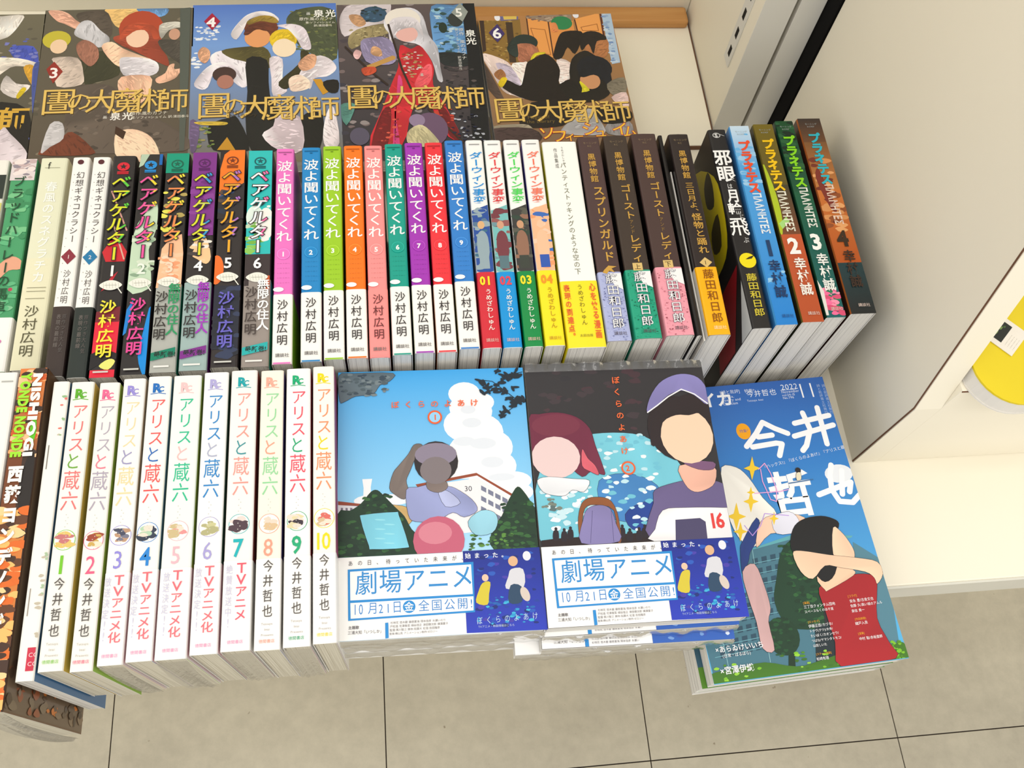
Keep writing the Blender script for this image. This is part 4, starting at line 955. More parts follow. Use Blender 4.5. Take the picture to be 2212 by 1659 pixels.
('t','の',(230,192,100),25.2,112.1,22.2,0.0,1.0,0,0,0),
('t','大',(84,60,20),41.1,113.5,27.0,0.0,1.0,0,0,0),
('t','大',(230,192,100),40.6,112.7,27.1,0.0,1.0,0,0,0),
('t','魔',(84,60,20),60.0,114.2,30.0,0.0,1.0,0,0,0),
('t','魔',(230,192,100),59.5,113.5,29.9,0.0,1.0,0,0,0),
('t','術',(84,60,20),80.8,115.1,28.6,0.0,1.0,0,0,0),
('t','術',(230,192,100),80.3,114.3,28.7,0.0,1.0,0,0,0),
('t','師',(84,60,20),100.9,115.9,27.4,0.0,1.0,0,0,0),
('t','師',(230,192,100),100.4,115.1,27.4,0.0,1.0,0,0,0),
('t','泉光',(245,245,240),117.1,36.4,9.7,0.02,1,0.0,1,0),
('t','原作 風のカフナ',(230,230,225),110.8,32.9,4.9,0,1,0,1,0),
('t','著ソフィ=シュイム 訳濱田泰斗',(220,220,215),107.0,32.8,3.4,0,1,0,1,0)],
'c6':[
('r',(180,128,74),(120,100,80),0,0,128,182),
('p',(140,108,50),0,[(0.6,5.1),(28.2,6.0),(39.6,4.2),(37.4,58.3),(25.0,57.8),(13.2,53.3),(-0.8,46.7)]),
('d',[(160,130,60),(110,84,40),(180,150,84)],2.2,5.2,36.1,56.2,80,7,60),
('p',(66,50,34),0,[(25.6,8.0),(31.9,8.2),(29.6,58.0),(23.5,57.8)]),
('p',(60,42,34),0,[(1.4,5.2),(5.4,5.3),(3.5,42.8),(0.2,44.7)]),
('p',(236,160,84),0,[(46.2,2.8),(65.4,8.7),(64.6,53.2),(51.2,48.6),(44.7,44.3)]),
('p',(228,150,78),0,[(66.5,9.3),(89.7,7.9),(89.6,29.1),(64.9,51.2)]),
('p',(240,164,88),0,[(92.4,5.8),(116.3,-1.1),(115.6,32.1),(92.4,21.8)]),
('l',(170,104,50),0.8,[(48.4,16.2),(61.6,18.7),(62.7,50.0),(52.2,46.6),(48.4,16.2)]),
('l',(170,104,50),0.8,[(96.4,16.6),(112.4,12.9),(112.6,21.4),(97.3,20.9),(96.4,16.6)]),
('l',(80,44,30),1.2,[(46.2,2.8),(44.7,44.3)]),
('l',(80,44,30),1.2,[(66.1,9.3),(64.9,51.2)]),
('l',(80,44,30),1.2,[(91.8,6.9),(92.4,21.8)]),
('l',(90,40,30),1.6,[(117.9,-1.0),(116.4,32.1)]),
('p',(150,130,110),0,[(44.8,1.1),(90.3,-1.8),(88.9,7.8),(66.2,8.8),(46.2,2.8)]),
('d',[(120,96,90),(180,160,140)],46.7,-1.0,88.9,7.8,24,7,61),
('p',(110,104,150),0,[(21.0,0.4),(38.4,1.0),(37.9,5.2),(21.1,6.3)]),
('p',(220,190,90),0,[(24.1,0.5),(36.9,0.7),(36.4,4.6),(24.4,4.8)]),
('e',(240,240,246),18.4,2.0,2.7,4.2,0),
('e',(236,236,244),93.6,1.0,2.9,3.8,0),
('p',(176,200,224),0,[(118.9,-2.1),(128.0,-2.4),(126.6,61.7),(118.4,63.4),(118.4,30.1)]),
('d',[(150,176,210),(120,150,196),(200,216,232)],119.4,0.1,123.4,61.5,36,9,62),
('p',(236,214,206),1,[(-1.5,46.7),(13.4,51.3),(24.5,61.9),(29.2,86.0),(33.4,100.9),(23.2,97.5),(13.3,91.2),(5.2,69.1)]),
('p',(240,222,214),1,[(24.5,61.9),(32.7,58.1),(39.7,58.4),(33.0,80.2),(30.7,86.1)]),
('p',(190,178,196),1,[(10.3,58.3),(24.3,63.9),(30.7,86.1),(18.0,77.6)]),
('p',(236,216,210),1,[(67.3,56.4),(79.4,59.9),(78.5,76.0),(66.2,85.5)]),
('p',(80,64,56),1,[(-2.7,50.7),(13.5,101.9),(9.4,104.6),(-4.8,76.7)]),
('e',(44,132,80),78.7,10.7,10.1,8.6,0),
('p',(210,130,76),1,[(67.4,11.5),(73.1,10.6),(74.0,21.2),(67.6,21.0)]),
('p',(30,24,20),1,[(64.6,53.2),(72.9,28.6),(80.4,21.4),(95.6,21.9),(94.9,31.4),(85.6,49.8),(79.8,41.4),(72.3,54.5)]),
('e',(34,28,26),105.1,32.8,12.8,11.0,0),
('p',(176,116,72),1,[(97.1,37.8),(118.8,32.2),(115.3,53.0),(105.5,54.7),(98.4,49.3)]),
('p',(34,28,26),1,[(93.3,31.4),(104.2,23.3),(116.5,26.9),(117.9,33.3),(108.7,35.0),(103.0,50.5),(100.2,37.9),(92.6,46.0)]),
('p',(30,26,22),1,[(81.6,55.9),(95.0,46.0),(104.3,52.6),(114.0,61.2),(112.0,91.4),(84.1,100.1),(76.3,80.0)]),
('e',(40,52,48),40.6,33.8,12.1,9.8,0),
('p',(176,112,84),1,[(32.3,36.6),(45.8,36.0),(51.7,44.5),(44.1,54.5),(32.7,58.1),(31.7,47.9)]),
('p',(40,52,48),1,[(23.4,39.4),(31.9,27.2),(33.0,43.8),(31.2,52.0),(24.7,47.6)]),
('p',(214,200,40),1,[(43.3,54.5),(48.2,47.5),(57.7,46.8),(56.6,48.8),(49.3,50.6),(44.6,56.5)]),
('p',(32,24,20),1,[(38.7,60.4),(44.0,55.5),(57.4,48.8),(65.6,57.3),(68.5,69.6),(65.4,85.5),(77.9,80.0),(84.1,100.1),(79.1,107.7),(37.5,103.9),(13.6,88.3),(17.9,78.6),(29.2,86.0),(33.3,78.2)]),
('p',(150,100,60),1,[(7.3,71.2),(14.1,65.5),(17.9,71.6),(16.5,77.6),(11.0,78.3)]),
('p',(220,190,30),1,[(9.7,83.2),(14.4,75.5),(18.7,77.6),(13.0,87.3)]),
('e',(24,26,34),101.0,67.8,16.5,15.3,0),
('e',(206,148,104),94.6,82.7,9.4,10.0,0),
('p',(24,26,34),1,[(85.0,74.3),(92.7,60.4),(106.4,58.8),(115.4,71.4),(110.8,89.4),(105.9,81.2),(98.9,75.8),(89.1,78.5)]),
('p',(210,200,40),1,[(84.3,84.3),(86.6,84.4),(92.4,96.5),(75.7,104.6),(70.1,106.3),(84.9,95.2)]),
('p',(28,24,20),1,[(65.1,87.5),(79.1,82.1),(84.7,96.2),(101.1,91.0),(111.0,97.3),(98.5,106.6),(75.4,106.6)]),
('p',(120,112,96),1,[(109.5,87.3),(126.6,80.0),(125.7,97.9),(113.4,101.4)]),
('p',(230,200,196),1,[(110.8,103.2),(125.7,97.9),(124.6,117.5),(120.3,115.4)]),
('p',(32,26,22),1,[(23.3,132.0),(37.3,105.9),(75.0,109.5),(67.5,128.4),(56.0,134.5)]),
('p',(170,168,170),1,[(60.1,137.5),(70.8,126.6),(81.4,117.5),(90.8,116.0),(96.3,129.7),(96.8,144.9),(62.3,143.2)]),
('p',(150,146,146),1,[(101.7,133.8),(122.2,130.9),(122.5,146.2),(101.3,145.1)]),
('p',(30,26,22),1,[(95.7,114.3),(123.8,117.5),(123.7,131.0),(98.8,132.7)]),
('p',(150,140,120),1,[(-4.2,132.5),(26.6,130.2),(34.7,136.3),(38.9,149.5),(-5.2,147.3)]),
('p',(70,54,52),1,[(-3.7,134.4),(33.4,135.3),(38.9,149.5),(-3.7,147.4)]),
('p',(64,48,110),0,[(8.3,21.2),(17.4,10.4),(23.0,22.7),(15.1,33.4)]),
('t','6',(250,250,250),11.2,21.5,17.7,0.02,1,0,0,0),
('t','圕',(84,60,20),1.4,114.1,30.8,0.0,1.0,0,0,0),
('t','圕',(230,192,100),0.9,113.4,30.8,0.0,1.0,0,0,0),
('t','の',(84,60,20),23.3,115.4,22.2,0.0,1.0,0,0,0),
('t','の',(230,192,100),22.8,114.8,22.1,0.0,1.0,0,0,0),
('t','大',(84,60,20),39.0,116.5,27.0,0.0,1.0,0,0,0),
('t','大',(230,192,100),38.5,115.9,26.9,0.0,1.0,0,0,0),
('t','魔',(84,60,20),58.2,117.8,29.7,0.0,1.0,0,0,0),
('t','魔',(230,192,100),57.8,117.1,29.8,0.0,1.0,0,0,0),
('t','術',(84,60,20),79.5,119.2,28.4,0.0,1.0,0,0,0),
('t','術',(230,192,100),79.1,118.5,28.5,0.0,1.0,0,0,0),
('t','師',(84,60,20),99.9,120.5,27.3,0.0,1.0,0,0,0),
('t','師',(230,192,100),99.5,119.8,27.3,0.0,1.0,0,0,0),
('t','Magus of',(120,100,50),31.3,122.9,5.1,0,1,0,0,0),
('t','the Library',(120,100,50),29.9,127.7,5.1,0,1,0,0,0),
('t','ソ',(200,20,50),38.6,141.1,15.9,0.03,1,0,0,0),
('t','ソ',(255,214,60),38.6,141.1,15.9,0.0,1,0,0,0),
('t','フ',(200,20,50),49.3,144.9,15.8,0.03,1,0,0,0),
('t','フ',(255,214,60),49.3,144.9,15.8,0.0,1,0,0,0),
('t','ィ',(200,20,50),60.7,145.9,11.2,0.03,1,0,0,0),
('t','ィ',(255,214,60),60.7,145.9,11.2,0.0,1,0,0,0),
('t','ー',(200,20,50),68.6,146.3,10.3,0.03,1,0,0,0),
('t','ー',(255,214,60),68.6,146.3,10.3,0.0,1,0,0,0),
('t','シ',(200,20,50),77.4,138.3,16.9,0.03,1,0,0,0),
('t','シ',(255,214,60),77.4,138.3,16.9,0.0,1,0,0,0),
('t','ュ',(200,20,50),88.1,142.6,12.3,0.03,1,0,0,0),
('t','ュ',(255,214,60),88.1,142.6,12.3,0.0,1,0,0,0),
('t','イ',(200,20,50),104.5,139.6,16.1,0.03,1,0,0,0),
('t','イ',(255,214,60),104.5,139.6,16.1,0.0,1,0,0,0),
('t','ム',(200,20,50),113.9,142.9,14.2,0.03,1,0,0,0),
('t','ム',(255,214,60),113.9,142.9,14.2,0.0,1,0,0,0)],
'c0':[
('r',(110,104,84),(70,64,56),0,0,128,182),
('d',[(120,112,92),(90,84,70),(150,140,120)],84.3,-1.7,140.7,162.7,30,14,70),
('p',(232,224,214),1,[(73.4,5.4),(91.4,2.0),(109.0,1.1),(107.5,10.8),(102.1,22.6),(96.1,28.4),(84.6,29.3)]),
('p',(66,80,170),1,[(102.2,39.0),(121.2,38.3),(127.1,55.8),(120.7,57.9),(107.9,53.0)]),
('d',[(90,100,180),(120,124,190)],97.9,29.6,126.8,53.5,16,10,71),
('p',(226,214,200),1,[(79.2,52.3),(95.3,50.4),(111.9,52.0),(127.3,58.1),(127.7,62.7),(116.1,61.2),(104.8,62.1),(90.0,75.3)]),
('p',(214,160,50),1,[(115.4,62.4),(123.4,60.3),(127.7,78.5),(123.9,81.8)]),
('p',(216,206,200),1,[(102.5,71.1),(111.6,80.3),(123.2,82.9),(116.3,93.8),(110.1,95.8),(99.4,86.6)]),
('p',(214,186,30),1,[(113.0,93.7),(117.0,84.9),(120.4,87.3),(115.0,97.0)]),
('p',(70,84,150),1,[(123.0,64.8),(128.7,55.8),(132.1,65.1),(131.8,87.6),(133.0,116.1),(128.0,113.8)]),
('p',(30,26,22),1,[(93.2,101.8),(124.3,109.3),(128.5,158.1),(114.6,151.4),(96.5,129.8)]),
('p',(220,206,212),1,[(105.6,127.0),(112.7,134.6),(126.3,151.9),(127.4,162.2),(113.7,171.8),(102.9,151.0)]),
('t','師',(214,168,60),101.4,118.3,24.6,0.02,1,0,0,0),
('t','術',(214,168,60),84.2,118.8,24.5,0.02,1,0,0,0),
('p',(90,100,170),1,[(127.4,139.4),(136.7,137.6),(131.9,144.8)])],
'yb':[
('p',(238,232,220),0,[(24.7,129.7),(30.3,142.0),(48.4,125.1),(41.7,113.4)]),
('p',(26,30,22),0,[(32.3,125.1),(40.8,118.1),(44.2,125.1),(36.0,133.0)]),
('d',[(60,90,40),(110,140,70)],36.6,120.8,39.9,129.4,8,1.2,80)]}

# ------------------------------------------------------------ the setting
FZ = -.436
fl = box('floor', -1.6, 1.9, -1.0, 1.3, FZ - .02, FZ - .0015, M_GROUT, None, 0); fl['kind'] = 'structure'
GX, GY, PT = -.0352, .0500, .3003
tile_me = None
for i in range(-5, 7):
    for j in range(-3, 4):
        x, y = GX + (i + .5) * PT, GY + (j + .5) * PT
        if tile_me is None:
            t = box('tile', -PT / 2 + .0006, PT / 2 - .0006, -PT / 2 + .0006, PT / 2 - .0006, -.0025, 0, M_TILE, fl, bev=.0004); tile_me = t.data
        else:
            t = D.objects.new('tile', tile_me); C.objects.link(t); t.parent = fl
        t.location = (x, y, FZ)
# the bookcase, one piece of furniture
bc = empty('bookcase', (0, .5, FZ)); tag(bc, 'cream bookcase with low display ledge, tall divider panel and holed side panel', 'bookcase')
def part(o): o.parent = bc; o.matrix_parent_inverse = Matrix.Translation(-bc.location); return o
part(box('display_ledge', -1.3, 1.3, .1405, .765, -.036, 0, M_CREAM, None, .0012))
part(box('edge_strip', -1.3, 1.3, .1385, .1405, -.037, -.0008, M_STRIP, None, .0004))
part(box('cabinet_base', -1.3, 1.3, .244, .765, FZ + .0005, -.0365, M_DIV, None, .001))
part(box('upper_board', -1.3, .3105, .572, .7600, .0002, .006, M_CREAM, None, .0008))
part(box('board_seam', -1.3, .3112, .5712, .5719, .0002, .0052, M_BROWN, None, 0))
part(box('board_seam', .3106, .3116, .5712, .7615, .0002, .0056, M_BROWN, None, 0))
part(box('back_panel', -1.3, .312, .7450, .772, .0061, 1.0, M_BACK, None, .0005))
part(box('back_panel', .39, 1.3, .7635, .772, .0, 1.0, M_BACK, None, .0005))
rail = part(box('wooden_rail', .066, .3085, .7225, .7440, .0062, .0165, M_WOOD, None, .003))
part(box('side_panel', .3125, .3395, .594, .772, .0, 1.0, M_DIV, None, .0006))
part(box('side_panel', .3440, .3665, .594, .772, .0, 1.0, M_GREY, None, .0006))
part(box('panel_edge', .3125, .3395, .5930, .5938, .0, 1.0, M_GREY, None, .0002))
part(box('panel_gap_fill', .3396, .3439, .612, .616, .0, 1.0, M_DARKSLOT, None, 0))  # dark filler, shade between the side panels put into its colour
part(box('dark_gap_fill', .3668, .3890, .5745, .612, .0, 1.0, M_BLACK, None, .0006))  # black fill in the gap behind the divider, shade given as colour
std = part(box('slotted_standard', .3112, .3124, .6113, .6268, .067, 1.0, M_GREY, None, .0002))
for k in range(22):
    zc = .0810 + k * .0213
    s_ = box('slot', .31095, .31130, .6155, .6205, zc - .0052, zc + .0052, M_DARKSLOT, None, 0); s_.parent = std
DX0, DX1 = .3685, .3890
def pr(z): return .244 if z <= .108 else .244 + .213 * (z - .108)
part(prism_x('divider_panel', [(.2448, .0), (.2448, .108), (pr(1.0) + .0008, 1.0), (.5735, 1.0), (.5735, .0)], DX0, DX1, M_DIV))
part(prism_x('edge_band', [(.2438, .0002), (.2438, .108), (pr(1.0) - .0004, 1.0), (pr(1.0) + .0006, 1.0), (.2447, .1082), (.2447, .0002)], DX0 + .0002, DX1, M_CREAM))
part(prism_x('edge_seam', [(.2446, .0004), (.2446, .108), (pr(1.0) + .0004, 1.0), (pr(1.0) + .0020, 1.0), (.2458, .1082), (.2458, .0004)], DX0 - .0003, DX0 + .0002, M_BROWN))
part(box('raised_shelf', .3892, 1.3, .244, .7630, .0002, .1382, M_CREAM, None, .0006))
part(box('shelf_seam', .3894, 1.3, .2434, .2439, .1362, .1376, M_BROWN, None, 0))
# low boxes that lift the stock
r1 = box('display_riser', -.2105, -.0455, .147, .283, .0003, .0288, M_CREAM, None, .0008); tag(r1, 'low cream riser board under the white spined comics on the front ledge', 'riser')
r2 = box('display_riser', -.041, .1890, .147, .2860, .0003, .0505, M_CREAM, None, .0008); tag(r2, 'low cream riser box under the two tall cover stacks on the front ledge', 'riser')
r3 = box('display_riser', -.43, .2030, .576, .6650, .0063, .0440, M_CREAM, None, .0008); tag(r3, 'long cream riser box under the face-up covers at the back', 'riser')

WH = (250, 249, 246); OFF = (246, 244, 238); BLK = (34, 32, 34); DK = (52, 48, 48)
G_MID = 'spine-up comics in the middle row'; G_LOW = 'white spined comics in the front row'
# ------------------------------------------------------------ middle row
ZM = .129
def mid(x0, x1, yh, yt, segs, **k):
    zt = k.pop('zt', ZM); yh = yt + .1815
    return standing_book(x0, x1, yh, yt, zt, zt - .0006, segs, **k)
# far left: pale book, green book, cream book
b = mid(-.3075, -.2885, .489, .308, [(0, 1, (240, 238, 228), (236, 234, 224), (230, 226, 214))], zt=.100)
tag(b, 'pale comic with a black block on its spine at the left frame edge', 'book', G_MID)
P = onspine(b); P.rect(8, 14, 18.5, 36, (40, 50, 46)); P.rect(8, 40, 18.5, 90, (212, 208, 110)); P.vtext('漫画', 5, 60, 100, 6, (90, 90, 84)); put(P, 'emblem', b)
b = mid(-.2862, -.2682, .489, .3085, [(0, 1, (72, 160, 108), (60, 140, 96), (60, 130, 90))], zt=.100)
tag(b, 'green spined comic with a pink patch at its head', 'book', G_MID)
band(b, .765, WH, (240, 238, 236), (240, 238, 236))
P = onspine(b); W_ = P.w
P.rect(0, 0, W_, 20, (226, 214, 214)); P.dabs([(200, 176, 176), (240, 226, 222), (150, 140, 150)], 1, 1, W_ - 1, 22, 22, 6, 3)
P.poly([(0, 100), (5, 92), (11, 88), (W_, 92), (W_, 99), (10, 100), (4, 108), (0, 116)], (232, 168, 138), 1)
P.dabs([(96, 184, 130), (120, 196, 140), (60, 140, 92)], 1, 20, W_ - 1, 85, 18, 8, 5); P.dabs([(96, 184, 130), (130, 196, 150)], 1, 110, W_ - 1, 136, 12, 7, 6); P.ell(13, 116, 1.5, 1.5, (190, 70, 90))
put(P, 'spine_picture', b)
P = onspine(b, .9); P.vtext('ブラッドハーレーの馬車', 7.5, 16, 136, 9.5, (26, 74, 46), .012); put(P, 'title_lettering', b)
P = onspine(b, .6); P.ell(11, 158, 1.6, 1.6, (220, 120, 180)); P.vtext('沙村広明', 5.5, 150, 176, 5, (200, 120, 170)); put(P, 'author_lettering', b)
b = mid(-.2660, -.2458, .4895, .3093, [(0, .5, (232, 232, 204), (222, 220, 190), (214, 210, 176)), (.5, 1, (236, 232, 200), (222, 220, 190), (214, 210, 176))], zt=.100, mat=M_MATT)
tag(b, 'wide cream spined comic with faint white title letters', 'book', G_MID)
P = onspine(b); P.vtext('春風のスネグラチカ', 10.5, 22, 112, 9, (250, 250, 244), .012); put(P, 'title_lettering', b)
P = onspine(b, .5); P.vtext('沙村広明', 9.5, 130, 172, 10, (88, 84, 58), .002); [P.line([(4, y), (17, y)], .35, (110, 106, 78)) for y in (116, 119, 125)]; put(P, 'author_lettering', b)
P = onspine(b, .5); P.text('f', 6, 7, 9, (40, 40, 34), 0, .8); P.line([(4, 9.5), (15, 9.5)], .3, (120, 116, 90)); put(P, 'emblem', b)
# two thin white books with a diamond
for (x0, x1, yt, dia, num, bandc, lab, zt) in ((-.2347, -.2221, .2932, (140, 44, 62), '1', (58, 46, 44), 'thin white spined comic with a dark red diamond and brown band', .120), (-.2184, -.2056, .2890, (30, 122, 172), '2', (36, 46, 44), 'thin white spined comic with a blue diamond and blackish band', .125)):
    b = mid(x0, x1, 0, yt, [(0, 1, (247, 246, 242), (236, 234, 230), (228, 226, 222))], zt=zt); tag(b, lab, 'book', G_MID)
    band(b, .705, bandc, bandc, bandc); W_ = b['w'] * 1000; c = W_ / 2
    P = onspine(b); P.vtext('幻想ギネコクラシー', c + 1, 13, 76, 6, (76, 68, 66)); [P.ell(c - 3.4, 16 + i * 7, .3, .3, (150, 146, 140)) for i in range(16)]; put(P, 'title_lettering', b)
    P = onspine(b); P.vtext('沙村広明', c + .5, 98, 126, 5, (96, 90, 88)); put(P, 'author_lettering', b)
    P = onspine(b); P.ell(c, 4.5, 2.2, 2.2, (88, 34, 44)); P.poly([(c, 81), (c + 5, 87.5), (c, 94), (c - 5, 87.5)], dia); P.text(num, c - 1.1, 87.5, 4.5, (240, 230, 226)); put(P, 'emblem', b)
    P = onspine(b, .6); P.vtext('表現の最前線', c - 1, 134, 160, 3, (120, 112, 108)); P.vtext('原作つき大人気', c + 2.5, 134, 164, 3, (96, 90, 88)); put(P, 'band_lettering', b)
# six books with multi-coloured brush titles
BG = [  # x0,x1,yt, head colour, emblem, title left col, title right col, number col, author col, mood
 (-.2030, -.1860, .2866, (44, 34, 36), (214, 32, 52), (222, 222, 40), (90, 200, 60), (245, 245, 240), (240, 226, 60), 'black comic with a yellow-green brush title and red lower spine, numbered 1'),
 (-.1838, -.1668, .2877, (34, 36, 42), (28, 140, 214), (236, 84, 160), (240, 214, 50), (232, 240, 228), (226, 70, 150), 'black comic with a pink brush title and blue side stripe, numbered 2'),
 (-.1650, -.1478, .2882, (36, 32, 30), (10, 96, 76), (238, 140, 80), (240, 220, 60), (246, 216, 190), (52, 48, 46), 'green headed comic with an orange brush title over peach, numbered 3'),
 (-.1462, -.1278, .2887, (122, 46, 132), (84, 24, 92), (220, 220, 50), (50, 150, 214), (250, 250, 250), (52, 48, 50), 'purple headed comic with a yellow and blue brush title, numbered 4'),
 (-.1262, -.1076, .2905, (240, 120, 32), (120, 50, 20), (236, 170, 40), (176, 112, 200), (250, 250, 250), (104, 98, 196), 'orange headed comic with an orange and violet brush title, numbered 5'),
 (-.1060, -.0876, .2896, (36, 188, 186), (12, 92, 96), (250, 250, 250), (240, 110, 170), (250, 250, 250), (70, 60, 58), 'turquoise headed comic with a white and pink brush title, numbered 6')]
for i, (x0, x1, yt, head, emb, tl, tr, nc, ac, lab) in enumerate(BG):
    dark = (38, 34, 36)
    b = mid(x0, x1, 0, yt, [(0, 1, dark if i in (0, 1, 2) else (44, 38, 40), (60, 52, 54), (30, 28, 30))]); tag(b, lab, 'book', G_MID)
    W_ = b['w'] * 1000; c = W_ / 2
    P = onspine(b, .12)
    if i == 0:
        P.poly([(0, 84), (5, 74), (10, 66), (12, 76), (W_, 84), (W_ - 1, 92), (3, 92)], (206, 36, 48)); P.line([(2, 32), (15, 66)], 1.1, (206, 150, 140)); P.line([(6, 62), (15, 90)], 1, (214, 170, 150))
        P.poly([(2, 116), (8, 104), (12, 100), (7, 112)], (190, 40, 54)); P.rect(.6, 139, W_ - .4, 165, (226, 34, 62)); P.rect(.6, 176, W_ - .4, 182, (226, 34, 62)); P.poly([(0, 164), (8, 160), (W_, 164), (W_, 168), (6, 172), (0, 176)], (30, 26, 30)); P.poly([(6, 173), (12, 168), (16, 170), (12, 176)], (230, 230, 120), 1)
        P.poly([(.6, 132), (W_ - .6, 128), (W_ - .6, 140), (.6, 140)], (120, 30, 44))
    if i == 1:
        P.poly([(1, 70), (8, 52), (15, 44), (16, 66), (12, 84), (15, 104), (14, 116), (0, 116)], (196, 218, 190), 1); P.dabs([(140, 168, 140), (214, 226, 204), (170, 190, 160)], 1, 56, W_ - 1, 112, 20, 6, 5)
        P.poly([(1, 132), (5, 124), (2, 150), (0, 152)], (20, 130, 214)); P.poly([(W_, 130), (13, 150), (11, 168), (15, 182), (W_, 182)], (0, 140, 224), 1); P.rect(W_ - 2.5, 0, W_ - .3, 10, (10, 100, 180)); P.poly([(0, 12), (1, 0), (7, 0), (3, 10)], (180, 200, 176))
    if i == 2:
        P.rect(.4, 0, W_ - .4, 18, (0, 152, 122)); P.poly([(2, 84), (8, 74), (15, 72), (17, 90), (W_, 116), (0, 116)], (250, 190, 150)); P.dabs([(252, 214, 186), (240, 160, 116), (246, 200, 164)], 1, 88, W_ - 1, 113, 26, 6, 7); P.dabs([(232, 226, 90), (180, 160, 90)], 1, 34, W_ - 1, 70, 14, 5, 8)
    if i == 3:
        P.rect(.4, 0, W_ - .4, 74, (126, 48, 138)); P.dabs([(112, 40, 124), (140, 62, 152)], 1, 20, W_ - 1, 74, 12, 9, 9); P.poly([(4, 90), (8, 80), (13, 76), (17, 92), (14, 98), (8, 94)], (246, 200, 150), 1); P.dabs([(236, 230, 220), (70, 60, 60), (246, 206, 160)], 2, 78, W_ - 1, 96, 14, 5, 4)
    if i == 4:
        P.rect(.4, 0, W_ - .4, 44, (242, 122, 34)); P.poly([(0, 20), (3, 4), (7, 0), (0, 0)], (40, 34, 36)); P.poly([(0, 42), (W_, 30), (W_, 62), (0, 62)], (46, 42, 46)); P.dabs([(60, 80, 120), (40, 50, 70), (90, 70, 60)], 1, 36, 9, 66, 16, 6, 4); P.ell(1.2, 105, 5, 12, (242, 112, 40)); P.rect(.5, 118, W_ - .4, 168, (34, 38, 54)); P.dabs([(50, 60, 90), (30, 34, 46)], 1, 120, W_ - 1, 176, 24, 8, 12)
    if i == 5:
        P.rect(.4, 0, W_ - .4, 92, (40, 190, 188)); P.ell(14, 66, 6, 14, (244, 242, 236)); P.ell(6, 60, 6, 10, (226, 240, 232)); P.dabs([(140, 200, 90), (200, 220, 190), (120, 180, 70)], 1, 66, 11, 90, 26, 5, 6); P.dabs([(246, 240, 236), (220, 240, 240)], 4, 50, W_ - 1, 84, 16, 5, 16); P.rect(.4, 92, W_ - .4, 118, (58, 48, 50)); P.rect(W_ - 4, 110, W_ - .4, 121, (214, 96, 50))
    put(P, 'spine_picture', b)
    P = onspine(b, .35); ey = 10
    P.ell(c, ey, 4.4, 3.9, emb); inner = dark if i in (0, 1) else (head if i > 2 else (0, 152, 122)); P.ell(c, ey + .2, 3.3, 2.8, inner if i > 1 else emb)
    P.poly([(c + (2.8 if q % 2 == 0 else 1.2) * math.sin(q * math.pi / 5), ey - (2.8 if q % 2 == 0 else 1.2) * math.cos(q * math.pi / 5)) for q in range(10)], emb if i > 1 else dark)
    P.rect(c - 4, ey + 4.4, c + 4, ey + 5.6, emb); P.rect(c - 4, ey + 6, c + 4, ey + 6.8, emb); put(P, 'emblem', b)
    P = onspine(b, 1.0)
    gc = lambda x, tl=tl, tr=tr, c=c: tl if x < c + 1.2 else tr
    for dx, dy, col, bo in ((0, 0, dark if i < 4 else (40, 34, 40), .06), (0, 0, gc, .015)): P.vtext('ベアゲルター', c, 18, 92, 13.5, col, bo, 1.02, .12)
    put(P, 'title_lettering', b)
    P = onspine(b, .9); P.text(str(i + 1), c - 3, 99.5, 12, nc, .02)
    P.poly([(c - 7.6, 111.5), (c - 4, 108.5), (c, 107.5), (c + 4, 108.5), (c + 7.6, 111.5), (c + 4, 114.5), (c, 115.5), (c - 4, 114.5)], (236, 236, 226), 1); P.line([(c + 5, 114), (c + 7.6, 118)], .7, (236, 236, 226)); [P.line([(c - 5 + q * 2, 109.6), (c - 4.4 + q * 2, 114)], .18, (170, 166, 150)) for q in range(6)]; P.line([(c - 4, 111.5), (c + 4, 111.5)], .25, (120, 116, 100)); put(P, 'volume_number', b)
    if i in (2, 3, 5):
        oc = {2: (176, 178, 172), 3: (158, 182, 180), 5: (152, 142, 136)}[i]; sc = {2: (40, 150, 96), 3: (164, 50, 190), 5: (250, 250, 250)}[i]; st = {2: (0, 128, 100), 3: (126, 40, 140), 5: (34, 176, 176)}[i]
        band(b, .622, oc, oc, st)
        P = onspine(b, 1.1); P.vtext('無限の住人', c + 4.6, 113, 154, 8.6, sc, .02, 1.05)
        P.poly([(.6, 167), (W_ - .6, 163), (W_ - .6, 169), (.6, 173)], st); P.text('最新巻!', 2.4, 168.2, 4.6, (20, 40, 36), .02, .95); P.rect(3, 176.5, W_ - 4, 177.8, (236, 236, 232)); put(P, 'band_lettering', b)
        P = onspine(b, 1.6); P.vtext('沙村広明', c - 3.3, 119, 158, 8.6, ac, .012); put(P, 'author_lettering', b)
    else:
        P = onspine(b, 1.4); P.vtext('沙村広明', c, 123, 168, 11, ac, .02); put(P, 'author_lettering', b)
        P = onspine(b, 1.4); P.rect(3, 177.4, W_ - 4, 178.6, (206, 206, 200)); put(P, 'publisher_mark', b)
